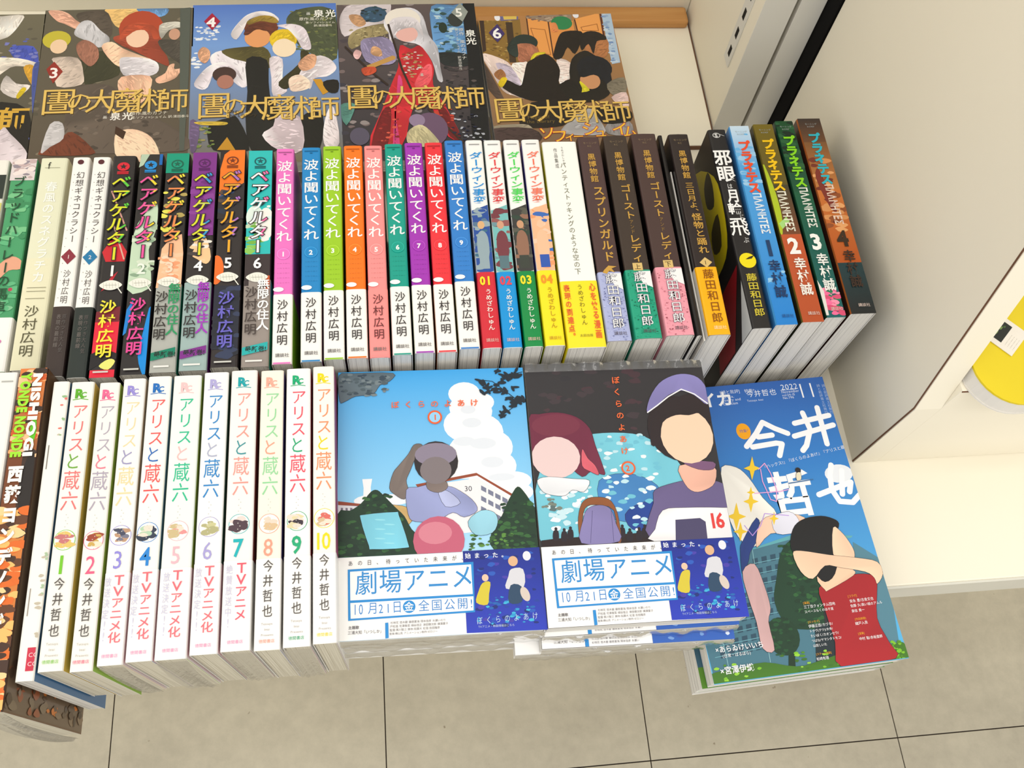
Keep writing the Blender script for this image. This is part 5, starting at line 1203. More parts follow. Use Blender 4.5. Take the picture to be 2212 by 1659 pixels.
# nine single-coloured spines with white titles
NW = [(-.0857, -.0722, .2910, (238, 118, 200), 'pink'), (-.0668, -.0526, .2919, (24, 136, 204), 'blue'), (-.0513, -.0373, .2929, (158, 206, 36), 'lime green'), (-.0358, -.0216, .2932, (250, 122, 24), 'orange'), (-.0205, -.0066, .2929, (250, 148, 148), 'salmon'),
      (-.0050, .0086, .2943, (4, 160, 142), 'teal'), (.0101, .0240, .2951, (166, 50, 184), 'violet'), (.0255, .0393, .2951, (238, 50, 62), 'red'), (.0408, .0552, .2969, (48, 130, 212), 'sky blue')]
for i, (x0, x1, yt, col, cn) in enumerate(NW):
    b = mid(x0, x1, 0, yt, [(0, 1, col, tuple(int(v * .92) for v in col), tuple(int(v * .92) for v in col))]); tag(b, '%s spined comic with a white title, numbered %d' % (cn, i + 1), 'book', G_MID)
    W_ = b['w'] * 1000; c = W_ / 2; bs = (250, 150, 148) if i == 4 else WH
    band(b, .700 - (.0 if i != 4 else .0), bs, (248, 214, 40) if i != 4 else (250, 160, 156), [(120, 190, 60), (120, 60, 140), (80, 60, 110), (220, 210, 190), (230, 120, 120), (60, 170, 80), (230, 80, 90), (60, 70, 180), (240, 240, 240)][i])
    P = onspine(b); P.vtext('波よ聞いてくれ', c, 11, 84, 11.2, (252, 250, 250), .012, .98); put(P, 'title_lettering', b)
    P = onspine(b, .5); lt = tuple(min(255, v + 34) for v in col); P.ell(c, 94, 4.6, 4.6, lt); P.ell(c, 94, 4.2, 4.2, col); P.text(str(i + 1), c - 1.5, 94, 5.4, (252, 250, 250), .03); put(P, 'volume_number', b)
    dc = tuple(int(v * .66) for v in col)
    P = onspine(b, .5)
    for q in range(5): P.text('・ー・ー・ー'[:5], c - 4.6, 102 + q * 4, 1.9, dc)
    P.rect(c - 5, 3.2, c + 5, 3.9, dc); P.rect(c - 1, 5, c + 1, 5.8, dc); put(P, 'small_print', b)
    P = onspine(b, .8); P.ell(c - 3, 123.5, 3.6, 1.9, (252, 250, 250)); P.vtext('沙村広明', c, 131, 168, 7.6, (56, 50, 52) if i != 4 else (110, 50, 52), .006, .9); put(P, 'author_lettering', b)
    P = onspine(b, .8); P.text('講談社', c - 4.4, 175, 3.1, (120, 116, 116), .01); P.rect(.8, 180.4, W_ - .8, 181.4, col); put(P, 'publisher_mark', b)
# four white headed books
DW = [(.0570, .0703, .2969, (0, 146, 224), (214, 40, 58), (252, 226, 40), 'red', [(40, 80, 160), (150, 170, 180), (60, 110, 140), (90, 120, 150)]),
      (.0713, .0847, .2966, (232, 60, 66), (0, 150, 224), (226, 70, 90), 'blue', [(120, 190, 190), (120, 60, 70), (150, 90, 90), (110, 150, 160)]),
      (.0863, .0993, .2967, (70, 220, 84), (0, 140, 70), (246, 226, 40), 'green', [(60, 60, 60), (150, 110, 90), (90, 90, 80), (50, 70, 60)]),
      (.1007, .1150, .2968, (250, 120, 92), (252, 232, 30), (244, 150, 40), 'yellow', [(250, 190, 150), (60, 110, 190), (240, 160, 110), (244, 206, 180)])]
for i, (x0, x1, yt, tc_, bc_, nc_, cn, pal) in enumerate(DW):
    b = mid(x0, x1, 0, yt, [(0, 1, (249, 249, 248), [(236, 236, 236), (120, 160, 160), (90, 90, 90), (70, 60, 170)][i], (226, 226, 226))]); tag(b, 'white headed comic with a picture and a %s foot, numbered 0%d' % (cn, i + 1), 'book', G_MID)
    W_ = b['w'] * 1000; c = W_ / 2
    band(b, .66, bc_, bc_, bc_)
    P = onspine(b, .15); P.poly([(.3, 66), (c, 63.5), (W_ - .4, 61), (W_ - .4, 119), (c, 121), (.3, 119)], pal[0], 0); P.dabs(pal, 1, 66, W_ - 1, 116, 34, 7, 20 + i)
    # plain soft shapes, no face
    P.ell(c - .3, 79, 2.6, 3.6, [(224, 178, 130), (214, 160, 130), (206, 156, 120), (246, 200, 166)][i]); P.poly([(c - 4, 90), (c, 84), (c + 4, 90), (c + 3.4, 108), (c - 3.6, 108)], pal[1] if i < 3 else (250, 196, 160), 1); P.rect(c - 3.5, 106, c + 3.5, 117, [(150, 170, 180), (90, 120, 130), (60, 66, 60), (50, 90, 180)][i]); put(P, 'spine_picture', b)
    P = onspine(b, .5); P.rect(c - 4, 4, c + 4, 4.8, (150, 150, 150)); P.vtext('ダーウィン事変', c + .3, 11.5, 60, 10, tc_, .012, 1.0, .1); put(P, 'title_lettering', b)
    P = onspine(b, .7); P.text('0%d' % (i + 1), c - 4.8, 127, 9.6, nc_, .04, .8); put(P, 'volume_number', b)
    P = onspine(b, .8); P.vtext('うめざわしゅん', c + .6, 134, 168, 4.6, (246, 244, 236) if i < 3 else (190, 150, 20), .01, .95); put(P, 'author_lettering', b)
    P = onspine(b, .8); P.text('講談社', c - 4, 175.5, 3, (226, 190, 180) if i < 3 else (200, 150, 40)); put(P, 'publisher_mark', b)
# thick white book with yellow band
b = mid(.1165, .1440, 0, .2943, [(0, 1, (252, 252, 248), (226, 220, 30), (240, 238, 226))]); tag(b, 'thick white spined book with a broad yellow band', 'book', G_MID)
W_ = b['w'] * 1000; c = W_ / 2; band(b, .70, (250, 232, 40), (240, 226, 20), (244, 228, 40))
P = onspine(b, .3); P.vtext('パンティストッキングのような空の下', c + .6, 20, 122, 4.8, (110, 112, 84), .0); P.vtext('うめざわしゅん', c + 1.5, 5, 22, 2, (120, 120, 110)); P.vtext('作品集成', c - 4, 6, 26, 3, (110, 110, 104)); put(P, 'title_lettering', b)
P = onspine(b, .8); P.vtext('表現の到達点。', 4, 130, 176, 4.6, (232, 96, 50), .02); P.vtext('心を抉る漫画', W_ - 4.4, 129, 175, 4.8, (232, 96, 50), .02); P.vtext('うめざわしゅん', c + .2, 130, 164, 4.2, (110, 100, 30)); P.text('太田出版', c - 4.5, 172, 2.4, (130, 116, 40)); put(P, 'band_lettering', b)
# four dark brown books
KW = [(.1450, .1628, .2984, (78, 56, 56), 'スプリンガルド', None, (176, 184, 226), (90, 96, 150), 'springing gold mark and lilac band'),
      (.1654, .1850, .2995, (62, 50, 44), 'ゴースト アンド レディ', '上', (30, 164, 130), (12, 90, 70), 'small gold square mark and green band'),
      (.1881, .2088, .3011, (74, 54, 52), 'ゴースト アンド レディ', '下', (240, 160, 176), (150, 60, 80), 'small gold square mark and pink band'),
      (.2186, .2353, .3002, (44, 34, 34), '三日月よ怪物と踊れ', '1', (252, 182, 10), (120, 60, 0), 'small gold diamond mark and amber band')]
GOLD = (206, 160, 72)
for i, (x0, x1, yt, col, tt, bd, oc, sp, lab) in enumerate(KW):
    b = mid(x0, x1, 0, yt, [(0, 1, col, (22, 18, 20), (22, 18, 20))]); tag(b, 'dark brown spined comic with a ' + lab, 'book', G_MID)
    W_ = b['w'] * 1000; c = W_ / 2; band(b, .685, oc, (226, 222, 214) if i == 3 else oc, (230, 226, 222))
    P = onspine(b, .4); P.text('モーニング', c - 5, 6, 2.2, (150, 130, 96)); P.text('KC', c - 1.8, 9, 2.2, (150, 130, 96)); P.vtext('黒博物館', c, 16, 44, 6.4, GOLD, .012)
    if i in (1, 2): P.vtext('ゴースト', c + 1.5, 47, 80, 8.6, GOLD, .015); P.vtext('アンド', c + 1.5, 80, 93, 3.4, (160, 126, 64)); P.vtext('レディ', c + 1.8, 93, 118, 8.4, GOLD, .015)
    elif i == 0: P.vtext(tt, c + 1.5, 47, 116, 9, GOLD, .02)
    else: P.vtext('三日月よ、', c + .4, 47, 78, 7, GOLD, .01); P.vtext('怪物と踊れ', c + 1, 76, 113, 8, GOLD, .015)
    put(P, 'title_lettering', b)
    P = onspine(b, .4)
    if i == 0: P.poly([(c - 4, 123), (c, 119), (c + 6, 120), (c + 2, 121.5), (c + 4, 125), (c, 123.4), (c - 2, 126), (c - 5, 125)], GOLD)
    elif i < 3: P.rect(c - 3.2, 118.5, c + 4, 125, (222, 190, 120)); P.text(bd, c - 2.2, 121.8, 5, (70, 50, 30), .01)
    else: P.poly([(c + .6, 116), (c + 5.4, 120.5), (c + .6, 125), (c - 4.2, 120.5)], (222, 190, 120)); P.text(bd, c - .9, 120.5, 5, (70, 50, 30))
    put(P, 'emblem', b)
    P = onspine(b, .7)
    if i < 3: P.dabs([sp, tuple(int((a + e) / 2) for a, e in zip(sp, oc)), tuple(min(255, e + 20) for e in oc), oc], 1, 126, W_ - 1, 181, 170, 1.1, 70 + i); P.poly([(c, 126), (W_ - .6, 126), (W_ - .6, 140), (c + 2, 136)], (246, 244, 246)); P.vtext('藤田和日郎', c + .6, 126, 172, 9.4, (90, 90, 104), .03)
    P.vtext('藤田和日郎', c + .6, 126, 172, 9.4 if i < 3 else 8.6, (246, 246, 248) if i < 3 else (140, 78, 8), .0 if i < 3 else .006); P.text('講談社', c - 3.6, 175.5, 3.2, (90, 80, 90) if i < 3 else (252, 236, 180)); put(P, 'author_lettering', b)
    if i == 2:
        pass
# loose slip leaning against the amber banded book
b = standing_book(.2112, .2150, .4832, .3020, .1262, .1258, [(0, 1, (24, 20, 22), (24, 20, 22), (24, 20, 22))], name='booklet'); tag(b, 'thin black booklet standing left of the amber banded comic', 'booklet')
b = standing_book(.2166, .2183, .4500, .2995, .1225, .1221, [(0, 1, (236, 232, 226), (220, 214, 206), (236, 232, 226))], name='booklet'); tag(b, 'thin white card wedged against the amber banded comic', 'booklet')
# black book with white brush title and yellow disc
b = mid(.2518, .2670, 0, .3044, [(0, 1, (34, 32, 34), (26, 24, 26), (30, 28, 28))]); tag(b, 'black spined comic with white brush title and yellow disc', 'book', G_MID)
W_ = b['w'] * 1000; c = W_ / 2
P = onspine(b, .3); P.ell(c - 1.4, 6, 3.2, 2.6, (200, 200, 200)); P.ell(c - 1.4, 6, 2.5, 1.9, (34, 32, 34)); P.text('S', c - 2.8, 6, 5, (220, 220, 220), .04); P.line([(c + 1, 5), (c + 5, 6.6)], .5, (190, 190, 190)); put(P, 'emblem', b)
P = onspine(b, .4); P.vtext('邪眼', c - .6, 20, 52, 15, (250, 250, 250), .022, 1.0); P.vtext('は', c, 53, 59, 4.5, (240, 240, 240)); P.vtext('月', c + 1, 58, 72, 10, (250, 250, 250), .025); P.vtext('輪', c, 71, 83, 11.5, (250, 250, 250), .02); P.vtext('に', c + 4, 82, 87, 3.5, (240, 240, 240)); P.vtext('飛', c, 84, 103, 15, (250, 250, 250), .01); P.vtext('ぶ', c + 3, 103, 109, 4.5, (240, 240, 240)); put(P, 'title_lettering', b)
P = onspine(b, .3); P.ell(c + .6, 124, 6.4, 6.6, (244, 224, 20)); P.poly([(c - 1, 123), (c + 2, 121), (c + 6.5, 119.5), (c + 4, 122.5), (c + 1, 123)], (60, 50, 20)); put(P, 'volume_disc', b)
P = onspine(b, .4); P.vtext('藤田和日郎', c + .4, 135, 172, 8.4, (214, 196, 60), .01); put(P, 'author_lettering', b)
# printed left cover of that book: yellow field
T = (-b['w'] / 2 - .0001)
def side_print(root, items, name='cover_picture', sd=-1):
    V, F, K = [], [], []
    for k, (pts, col) in enumerate(items):
        n0 = len(V); x = sd * (root['w'] / 2 + .00012 + k * .00001)
        V += [(x, root['L'] / 2 - py / 1000, root['d'] - pz / 1000) for py, pz in pts]; F.append(tuple(range(n0, n0 + len(pts)))); K += [lin(col, ALB)] * len(pts)
    me = D.meshes.new(name); me.from_pydata(V, [], F); ca = me.color_attributes.new('col', 'FLOAT_COLOR', 'POINT'); ca.data.foreach_set('color', [c_ for k_ in K for c_ in k_])
    return link(name, me, M_JACKET, root)
side_print(b, [(smooth([(10, 44), (40, 8), (72, 3), (104, 12), (112, 40), (104, 80), (60, 104), (20, 86)]), (226, 204, 20)), (smooth([(28, 18), (44, 14), (60, 20), (52, 34), (34, 32)]), (50, 44, 16)), (smooth([(70, 16), (96, 22), (92, 40), (74, 36)]), (70, 60, 20))])
side_print(b, [([(126, 2), (180, 40), (180, 80), (130, 60)], (140, 20, 30)), ([(140, 1), (181, 1), (181, 24)], (210, 214, 216))], 'inserted_slip')
# four books with big bold numbers
PW = [(.2690, .2856, .3041, 'sky blue spined comic with an orange-red title, numbered 1', (240, 80, 40), (235, 244, 250), (24, 60, 104), (24, 54, 100)),
      (.2889, .3058, .3055, 'olive and rust spined comic with a yellow title, numbered 2', (250, 202, 20), (240, 238, 220), (252, 250, 246), (244, 240, 232)),
      (.3080, .3232, .3086, 'dark green spined comic with a lime title, numbered 3', (140, 220, 30), (236, 240, 232), (250, 252, 248), (244, 246, 242)),
      (.3272, .3472, .3109, 'orange and brown spined comic with a cyan title, numbered 4', (40, 186, 206), (240, 214, 196), (56, 38, 22), (60, 40, 30))]
for i, (x0, x1, yt, lab, tc_, gc_, nc_, ac_) in enumerate(PW):
    base = [(70, 158, 226), (110, 96, 32), (18, 70, 46), (170, 92, 40)][i]
    b = mid(x0, x1, 0, yt + .0015, [(0, 1, base, [(60, 130, 200), (60, 60, 40), (20, 50, 40), (70, 40, 30)][i], (30, 30, 34))], zt=.1315); tag(b, lab, 'book', G_MID)
    W_ = b['w'] * 1000; c = W_ / 2; X1 = W_ - .3
    P = onspine(b, .12)
    if i == 0: P.rect(.3, 0, X1, 40, (206, 228, 246), (84, 168, 232)); P.rect(.3, 40, X1, 182, (84, 168, 232), (30, 130, 214)); P.dabs([(160, 206, 242), (110, 184, 236)], 1, 6, W_ - 1, 60, 24, 6, 3); P.dabs([(150, 204, 240), (60, 150, 224)], 1, 122, W_ - 1, 150, 14, 5, 5)
    if i == 1: P.rect(.3, 0, X1, 60, (120, 104, 30), (96, 84, 34)); P.rect(.3, 60, X1, 106, (70, 66, 44), (120, 70, 44)); P.poly([(0, 40), (4, 60), (5, 84), (3, 100), (0, 104)], (180, 200, 40), 1); P.rect(.3, 106, X1, 182, (196, 88, 48), (182, 80, 40)); P.poly([(1, 96), (8, 90), (10, 94), (3, 101)], (170, 220, 130))
    if i == 2: P.rect(.3, 0, X1, 70, (22, 76, 40), (20, 84, 58)); P.rect(.3, 70, X1, 182, (20, 92, 62), (14, 96, 100)); P.dabs([(14, 40, 28), (40, 96, 56)], 1, 2, W_ - 1, 52, 40, 5, 8); P.dabs([(244, 110, 160), (250, 150, 180), (220, 80, 120), (40, 130, 90)], 3, 158, W_ - 1, 179, 30, 6, 9); P.poly([(0, 150), (3, 160), (2, 180), (0, 180)], (230, 224, 220))
    if i == 3: P.rect(.3, 0, X1, 24, (54, 44, 40), (110, 72, 44)); P.rect(.3, 24, X1, 70, (128, 86, 48), (196, 124, 62)); P.rect(.3, 70, X1, 138, (208, 120, 54), (184, 84, 26)); P.rect(.3, 138, X1, 182, (26, 60, 66), (30, 32, 34)); P.dabs([(220, 150, 90), (150, 80, 40), (236, 170, 110), (120, 50, 34)], 1, 40, W_ - 2, 110, 34, 8, 10); P.poly([(2, 60), (6, 50), (9, 66), (12, 90), (7, 88)], (130, 50, 40), 1)
    put(P, 'spine_picture', b)
    P = onspine(b, .5); P.text('モーニング', c - 4.6, 6, 2, (170, 180, 180)); P.text('KC957', c - 3.2, 8.6, 2, (170, 180, 180))
    P.vtext('プラネテス', c + .3, 15, 66, 10, tc_, .045, 1.05); P.rtext('ΠΛΑΝΗΤΕΣ', c + .8, 66, 104, 6.6, gc_, .03); put(P, 'title_lettering', b)
    P = onspine(b, .6); P.text(str(i + 1), c - (4.6 if i else 4), 116, 19, nc_, .04, .9); put(P, 'volume_number', b)
    P = onspine(b, .9); P.vtext('幸村誠', c + .8, 127, 160, 9.4, ac_, .02, 1.0); P.text('講談社', c - 3, 175, 3.1, (30, 80, 140) if i == 0 else (220, 200, 190)); put(P, 'author_lettering', b)
# ------------------------------------------------------------ front row
ZL = .134
# book cut by the left frame edge
b = standing_book(-.2740, -.2445, .2905, .1075, .134, .1335, [(0, 1, (244, 243, 238), (236, 234, 228), (238, 236, 230))]); tag(b, 'white spined book at the left frame edge, front row', 'book', 'large books at the left of the front row')
P = onspine(b); P.vtext('漫画作品集', 12, 12, 120, 8, (206, 214, 226)); P.rect(20, 6, 27, 7, (180, 180, 176)); put(P, 'title_lettering', b)
# orange and brown large book
b = standing_book(-.2435, -.2262, .2925, .0805, .1345, .1342, [(0, 1, (64, 44, 34), (150, 90, 50), (112, 84, 60))], paper=M_PAPXW); tag(b, 'large orange and brown book with bold white letters, overhanging the ledge', 'book', 'large books at the left of the front row')
W_ = b['w'] * 1000; c = W_ / 2
P = onspine(b, .12); P.rect(.4, 0, W_ - .4, 60, (226, 130, 66), (150, 90, 44)); P.dabs([(240, 170, 110), (210, 90, 40), (60, 44, 36), (250, 200, 150)], 1, 1, W_ - 1, 64, 40, 7, 2)
P.rect(.4, 60, 9, 120, (120, 66, 34), (120, 66, 34)); P.poly([(10, 70), (16, 60), (16.6, 120), (11, 100)], (40, 34, 32), 1); P.rect(.4, 96, W_ - .6, 212, (214, 130, 60), (216, 118, 50)); P.dabs([(250, 190, 110), (226, 110, 40), (100, 60, 36), (246, 210, 150), (70, 46, 34)], 1, 96, W_ - 1, 210, 120, 9, 4); P.ell(13, 44, 2, 9, (100, 200, 40)); put(P, 'spine_picture', b)
P = onspine(b, .9); P.rtext('YONDE NONDE', 5, 4, 62, 6, (160, 230, 50), .06); P.rtext('NISHIOGI', 12, 4, 62, 5.4, (250, 246, 240), .06); P.vtext('西荻ヨンデノンデ', 6.4, 66, 170, 9, (250, 246, 240), .05, .86); put(P, 'title_lettering', b)
V_ = [([(30, 2), (211, 2), (211, 132), (30, 132)], (112, 92, 72))]
rr = random.Random(8)
for k in range(70):
    y, z = rr.uniform(182, 209), rr.uniform(4, 128); a = rr.uniform(2, 8); e = rr.uniform(2, 7)
    V_.append((smooth([(max(31, y - a * .5), z), (y, z - e), (min(210, y + a * .5), z), (y, z + e)]), rr.choice([(88, 66, 46), (130, 108, 84), (96, 76, 56), (206, 118, 40), (72, 54, 38)] if z > 60 else [(104, 86, 66), (84, 64, 46), (126, 108, 86), (150, 84, 50)])))
side_print(b, V_, 'cover_picture', 1)
tail_film(b, -W_ / 2000, W_ / 2000, -.1062, .13, .002, 3, .012)
# white slim book with red stamp
b = standing_book(-.2224, -.2119, .2824, .0960, ZL, .1334, [(0, 1, (246, 244, 238), (240, 238, 232), (60, 110, 160))]); tag(b, 'slim white spined book with a red stamp at its foot', 'book', 'large books at the left of the front row')
P = onspine(b); P.rect(5.2, 168, 9.6, 181, (206, 50, 76)); P.text('CC', 6, 172, 3.4, (246, 220, 220)); P.text('CC', 6, 177, 3.4, (246, 220, 220)); put(P, 'stamp', b)
P = onspine(b); P.line([(2.5, 44), (2.5, 60)], .5, (110, 104, 96)); P.line([(2.5, 134), (2.5, 150)], .5, (150, 140, 130)); P.dabs([(230, 120, 110), (150, 190, 140), (200, 190, 170)], 7, 10, 9.8, 60, 8, 2.4, 3); P.dabs([(170, 196, 160), (196, 186, 166)], 7, 110, 9.8, 164, 14, 2.6, 4); put(P, 'spine_picture', b)
LC = [  # x0,x1,yt, tint, logo, title, to-char, number, tv?
 (-.2110, -.1966, .1003, OFF, (92, 174, 36), (232, 120, 120), (110, 170, 60), (120, 200, 40), 0, 'green'),
 (-.1936, -.1806, .0990, OFF, (238, 104, 150), (176, 166, 184), (244, 130, 150), (238, 96, 136), 0, 'rose pink'),
 (-.1789, -.1646, .1011, (247, 246, 242), (150, 140, 216), (244, 218, 168), (160, 156, 196), (148, 140, 222), 1, 'lilac'),
 (-.1634, -.1485, .1020, (248, 247, 242), (24, 110, 192), (238, 92, 92), (50, 110, 190), (36, 134, 216), 1, 'strong blue'),
 (-.1474, -.1294, .1018, (238, 245, 240), (250, 196, 198), (40, 192, 146), (250, 190, 190), (250, 184, 196), 1, 'pale pink'),
 (-.1281, -.1121, .1032, (244, 246, 246), (176, 170, 220), (46, 136, 206), (176, 180, 206), (170, 162, 218), 1, 'pale violet'),
 (-.1108, -.0937, .1038, (247, 243, 240), (0, 164, 172), (246, 158, 148), (60, 150, 160), (16, 180, 188), 2, 'turquoise'),
 (-.0918, -.0767, .1029, (249, 243, 228), (252, 172, 152), (152, 218, 164), (252, 164, 140), (252, 160, 136), 0, 'coral'),
 (-.0753, -.0593, .1035, (247, 245, 246), (0, 172, 116), (238, 84, 104), (30, 170, 120), (28, 172, 120), 0, 'emerald green'),
 (-.0581, -.0440, .1043, (252, 246, 238), (238, 220, 0), (252, 150, 106), (236, 216, 20), (240, 222, 0), 0, 'yellow')]
for i, (x0, x1, yt, tint, lg, tc_, to, nc_, tv, cn) in enumerate(LC):
    side = [(236, 190, 100), (150, 190, 80), (240, 200, 150), (90, 130, 180), (190, 210, 90), (60, 110, 90), (170, 80, 60), (70, 80, 160), (190, 60, 60), (150, 70, 110)][i]
    b = standing_book(x0, x1, yt + .1812, yt, ZL, .1045, [(0, 1, tint, side, side)], mat=M_MATT, paper=M_PAPXW)
    tag(b, 'white spined comic with a %s number %d above its foot' % (cn, i + 1), 'book', G_LOW)
    W_ = b['w'] * 1000; c = W_ / 2
    if tv or i >= 7: band(b, .705 if tv else .70, (248, 247, 246), (236, 150, 170) if tv else (240, 236, 230), (238, 236, 232))
    P = onspine(b, .2); P.text('R', c - 4, 8, 8.6, lg, .05); P.text('C', c - .2, 9, 5, lg, .03); P.line([(c - 5, 12.6), (c, 12), (c + 4.6, 12.8)], .5, lg); put(P, 'emblem', b)
    P = onspine(b, .2); P.vtext('アリス', c + .3, 15, 49, 10, tc_, -.008 if i in (1, 2) else .0, .98); P.vtext('と', c - .6, 48, 61, 9.6, to, .0); P.vtext('蔵六', c, 60.5, 87, 10.4, tc_, .0, 1.0)
    [P.rect(c - 1 + (q % 2) * 1.2, 89 + q * 1.9, c - .4 + (q % 2) * 1.2, 89.5 + q * 1.9, (206, 204, 196)) for q in range(12)]; put(P, 'title_lettering', b)
    P = onspine(b, .2); R_ = min(6.2, c - .6); pal = [[(226, 196, 110), (250, 220, 200), (200, 120, 120)], [(206, 170, 90), (240, 226, 200), (160, 70, 50)], [(120, 120, 140), (70, 74, 96), (190, 150, 120)], [(50, 60, 80), (240, 222, 206), (180, 210, 180)], [(206, 186, 140), (250, 220, 204), (240, 150, 150)], [(204, 200, 150), (226, 220, 190), (180, 176, 130)], [(80, 60, 70), (240, 216, 210), (60, 50, 60)], [(240, 220, 180), (246, 214, 196), (220, 190, 150)], [(226, 214, 170), (250, 220, 206), (60, 50, 60)], [(214, 186, 150), (250, 224, 206), (220, 110, 100)]][i]
    P.ell(c, 105, R_, R_ * 1.02, nc_, n=28); P.ell(c, 105, R_ - .35, R_ * 1.02 - .35, (250, 248, 242), n=28)
    P.dabs(pal, c - R_ * .5, 101.5, c + R_ * .5, 108.5, 14, 5.6, 40 + i); put(P, 'round_picture', b)
    P = onspine(b, .5)
    if i < 9: P.text(str(i + 1), c - 3.4, 119.5, 15.5, nc_, .02 if i in (0, 3, 6, 8) else .0, .8)
    else: P.text('1', c - 6.4, 119, 15, nc_, .01, .75); P.text('0', c - 1.6, 119, 15, nc_, .01, .75)
    put(P, 'volume_number', b)
    if not tv:
        P = onspine(b, .7); P.vtext('今井哲也', c, 127, 163, 6.2, (84, 78, 74), .004, .86)
        for q, t in enumerate(('Tetsuya', 'Imai', 'Presents')): P.text(t, c - (3.4 if q != 1 else 1.6), 166 + q * 3.2, 1.9, (180, 172, 164))
        put(P, 'author_lettering', b)
    else:
        P = onspine(b, .7); P.vtext('TVアニメ化' if tv == 1 else 'TVアニメ', c + 1.6 + (.8 if tv == 2 else 0), 129, 169 if tv == 1 else 164, 7.4, (246, 110, 122) if tv == 1 else (248, 92, 112), .008, 1.0); P.vtext('絶賛放送中!' if tv == 2 else '放送決定!!', c - 4.6, 130, 168, 4, (206, 204, 228)); put(P, 'band_lettering', b)
    P = onspine(b, .8); P.text('徳間書店', c - 4.6, 176, 2.3, nc_ if not tv else (250, 150, 196), .0); put(P, 'publisher_mark', b)
    if i % 2 == 0 and i > 0: tail_film(b, -W_ / 2000, W_ / 2000, -b['L'] / 2, .1, .004, 20 + i, .005)
# ------------------------------------------------------------ stacks lying face up at the front
def cover_stack_book(name, x, y, ztop, rz, front, artkey, lab, grp, th=.0127, full=True, obi=True, spine=(240, 240, 242)):
    W, L_ = .128, .182; c_, s_ = math.cos(rz), math.sin(rz)      # x,y = top-left corner
    cx = x + c_ * W / 2 + s_ * L_ / 2; cy = y + s_ * W / 2 - c_ * L_ / 2
    b = flat_book(cx, cy, ztop, th, W, L_, rz, front, spine, name); tag(b, lab, 'book', grp)
    if full and artkey:
        P = Print(128, 130.2 if artkey in ('c1', 'c2') else 182, .06); art(P, ART[artkey], .16 if artkey in ('c3', 'c4', 'c5', 'c6', 'c0') else .05, ((40, 34, 44), .22) if artkey in ('c1', 'c2') else None); put_flat(P, 'cover_picture', b)
    return b
def obi_front(b, full=True):
    flat_band(b, .716, (250, 249, 248), (250, 249, 248))
    P = Print(128, 182, .4)
    it = ART['o2']
    if full: art(P, it)
    else:
        P.rect(73, 130, 128, 182, (34, 56, 150), (50, 100, 190)); P.dabs([(120, 160, 220), (60, 90, 180), (220, 230, 246)], 76, 168, 127, 181, 16, 4, 5); P.rect(28.5, 171, 31, 181.8, (36, 140, 214))
        for q in range(4): P.text('杉咲花 悠木碧 藤原夏海 岡本信彦 水瀬い', 33, 172 + q * 2.5, 1.7, (120, 115, 120))
        P.text('三浦大知「いつしか」', 8, 178, 2.3, (90, 85, 90))
    return put_flat(P, 'band_print', b)
G1 = 'copies stacked under the blue sky cover'; G2 = 'copies stacked under the black space cover'
b = cover_stack_book('comic_book', -.0428, .2905, .114, -.0165, (120, 190, 236), 'c1', 'comic face up with a blue summer sky cover, on the left front stack', None)
obi_front(b)
tail_film(b, -.064, .064, -.0910, .0127, .0004, 5, .003)
rr = random.Random(2)
for k in range(1, 5):
    q = cover_stack_book('comic_book', -.0428 + rr.uniform(-.0012, .001), .2905 + rr.uniform(-.001, .001), .114 - k * .0127, -.0165 + rr.uniform(-.004, .004), (250, 249, 248), None, ('second', 'third', 'fourth', 'lowest')[k - 1] + ' copy from the top in the stack under the blue summer sky cover', G1)
    if k < 4: tail_film(q, -.064, .064, -.0910, .0125, .0004, 50 + k, .003)
b = cover_stack_book('comic_book', .0862, .2887, .115, -.0145, (52, 50, 54), 'c2', 'comic face up with a black space and blue planet cover', None)
obi_front(b)
# crumpled film along its head
rr = random.Random(6)
def headfilm(u, v): return (-.064 + .128 * u, .0912 - .006 * v, .0139 + .0016 * math.sin(u * 60) * math.sin(u * 23 + 1) * (1 - v) + .0010 * (1 - v) + .0012)
film_mesh('shrink_wrap', b, headfilm, 90, 6)
spots = [(-.0022 - .0000, -.0029, -.010), (-.0004, -.0082, -.022), (-.0175, -.0085, -.016), (-.0125, -.0070, -.010)]
labs = ['second copy down in the stack under the black space cover', 'third copy down in the stack under the black space cover', 'fourth copy down, sticking out left under the black space cover', 'lowest copy in the stack under the black space cover']
for k, (dx, dy, rz) in enumerate(spots):
    q = cover_stack_book('comic_book', .0862 + dx, .2887 + dy, .115 - (k + 1) * .0127, rz, (56, 54, 58) if k < 2 else (250, 249, 248), None, labs[k], G2, spine=(250, 249, 248))
    if k < 2: obi_front(q, False)
    tail_film(q, -.064, .064, -.0910, .0125, .0004, 60 + k, .0035)
# ------------------------------------------------------------ magazines
def magazine(x, y, ztop, th, rz, full, lab):
    W, L_ = .143, .2205; c_, s_ = math.cos(rz), math.sin(rz)
    cx = x + c_ * W / 2 + s_ * L_ / 2; cy = y + s_ * W / 2 - c_ * L_ / 2
    b = flat_book(cx, cy, ztop, th, W, L_, rz, (52, 116, 190) if full else (40, 60, 80), (40, 60, 90), 'magazine', jacket='paper_cover'); tag(b, lab, 'magazine', 'magazines stacked on the front ledge')
    if full: P = Print(143, 220.5, .06); art(P, ART['mg'], .04, ((30, 28, 40), .22)); put_flat(P, 'cover_picture', b)
    else:
        P = Print(143, 220.5, .06); P.rect(0, 0, 143, 90, (50, 104, 184)); P.rect(0, 90, 143, 206, (50, 90, 110)); P.rect(0, 206, 143, 220.5, (80, 130, 30)); put_flat(P, 'cover_picture', b)
    return b
magazine(.1920, .2932, .0510, .0165, .048, True, 'blue magazine face up with big white letters and a red shape')
magazine(.1883, .2925, .0343, .0165, .048, False, 'second copy of the blue magazine, shifted left under the top one')
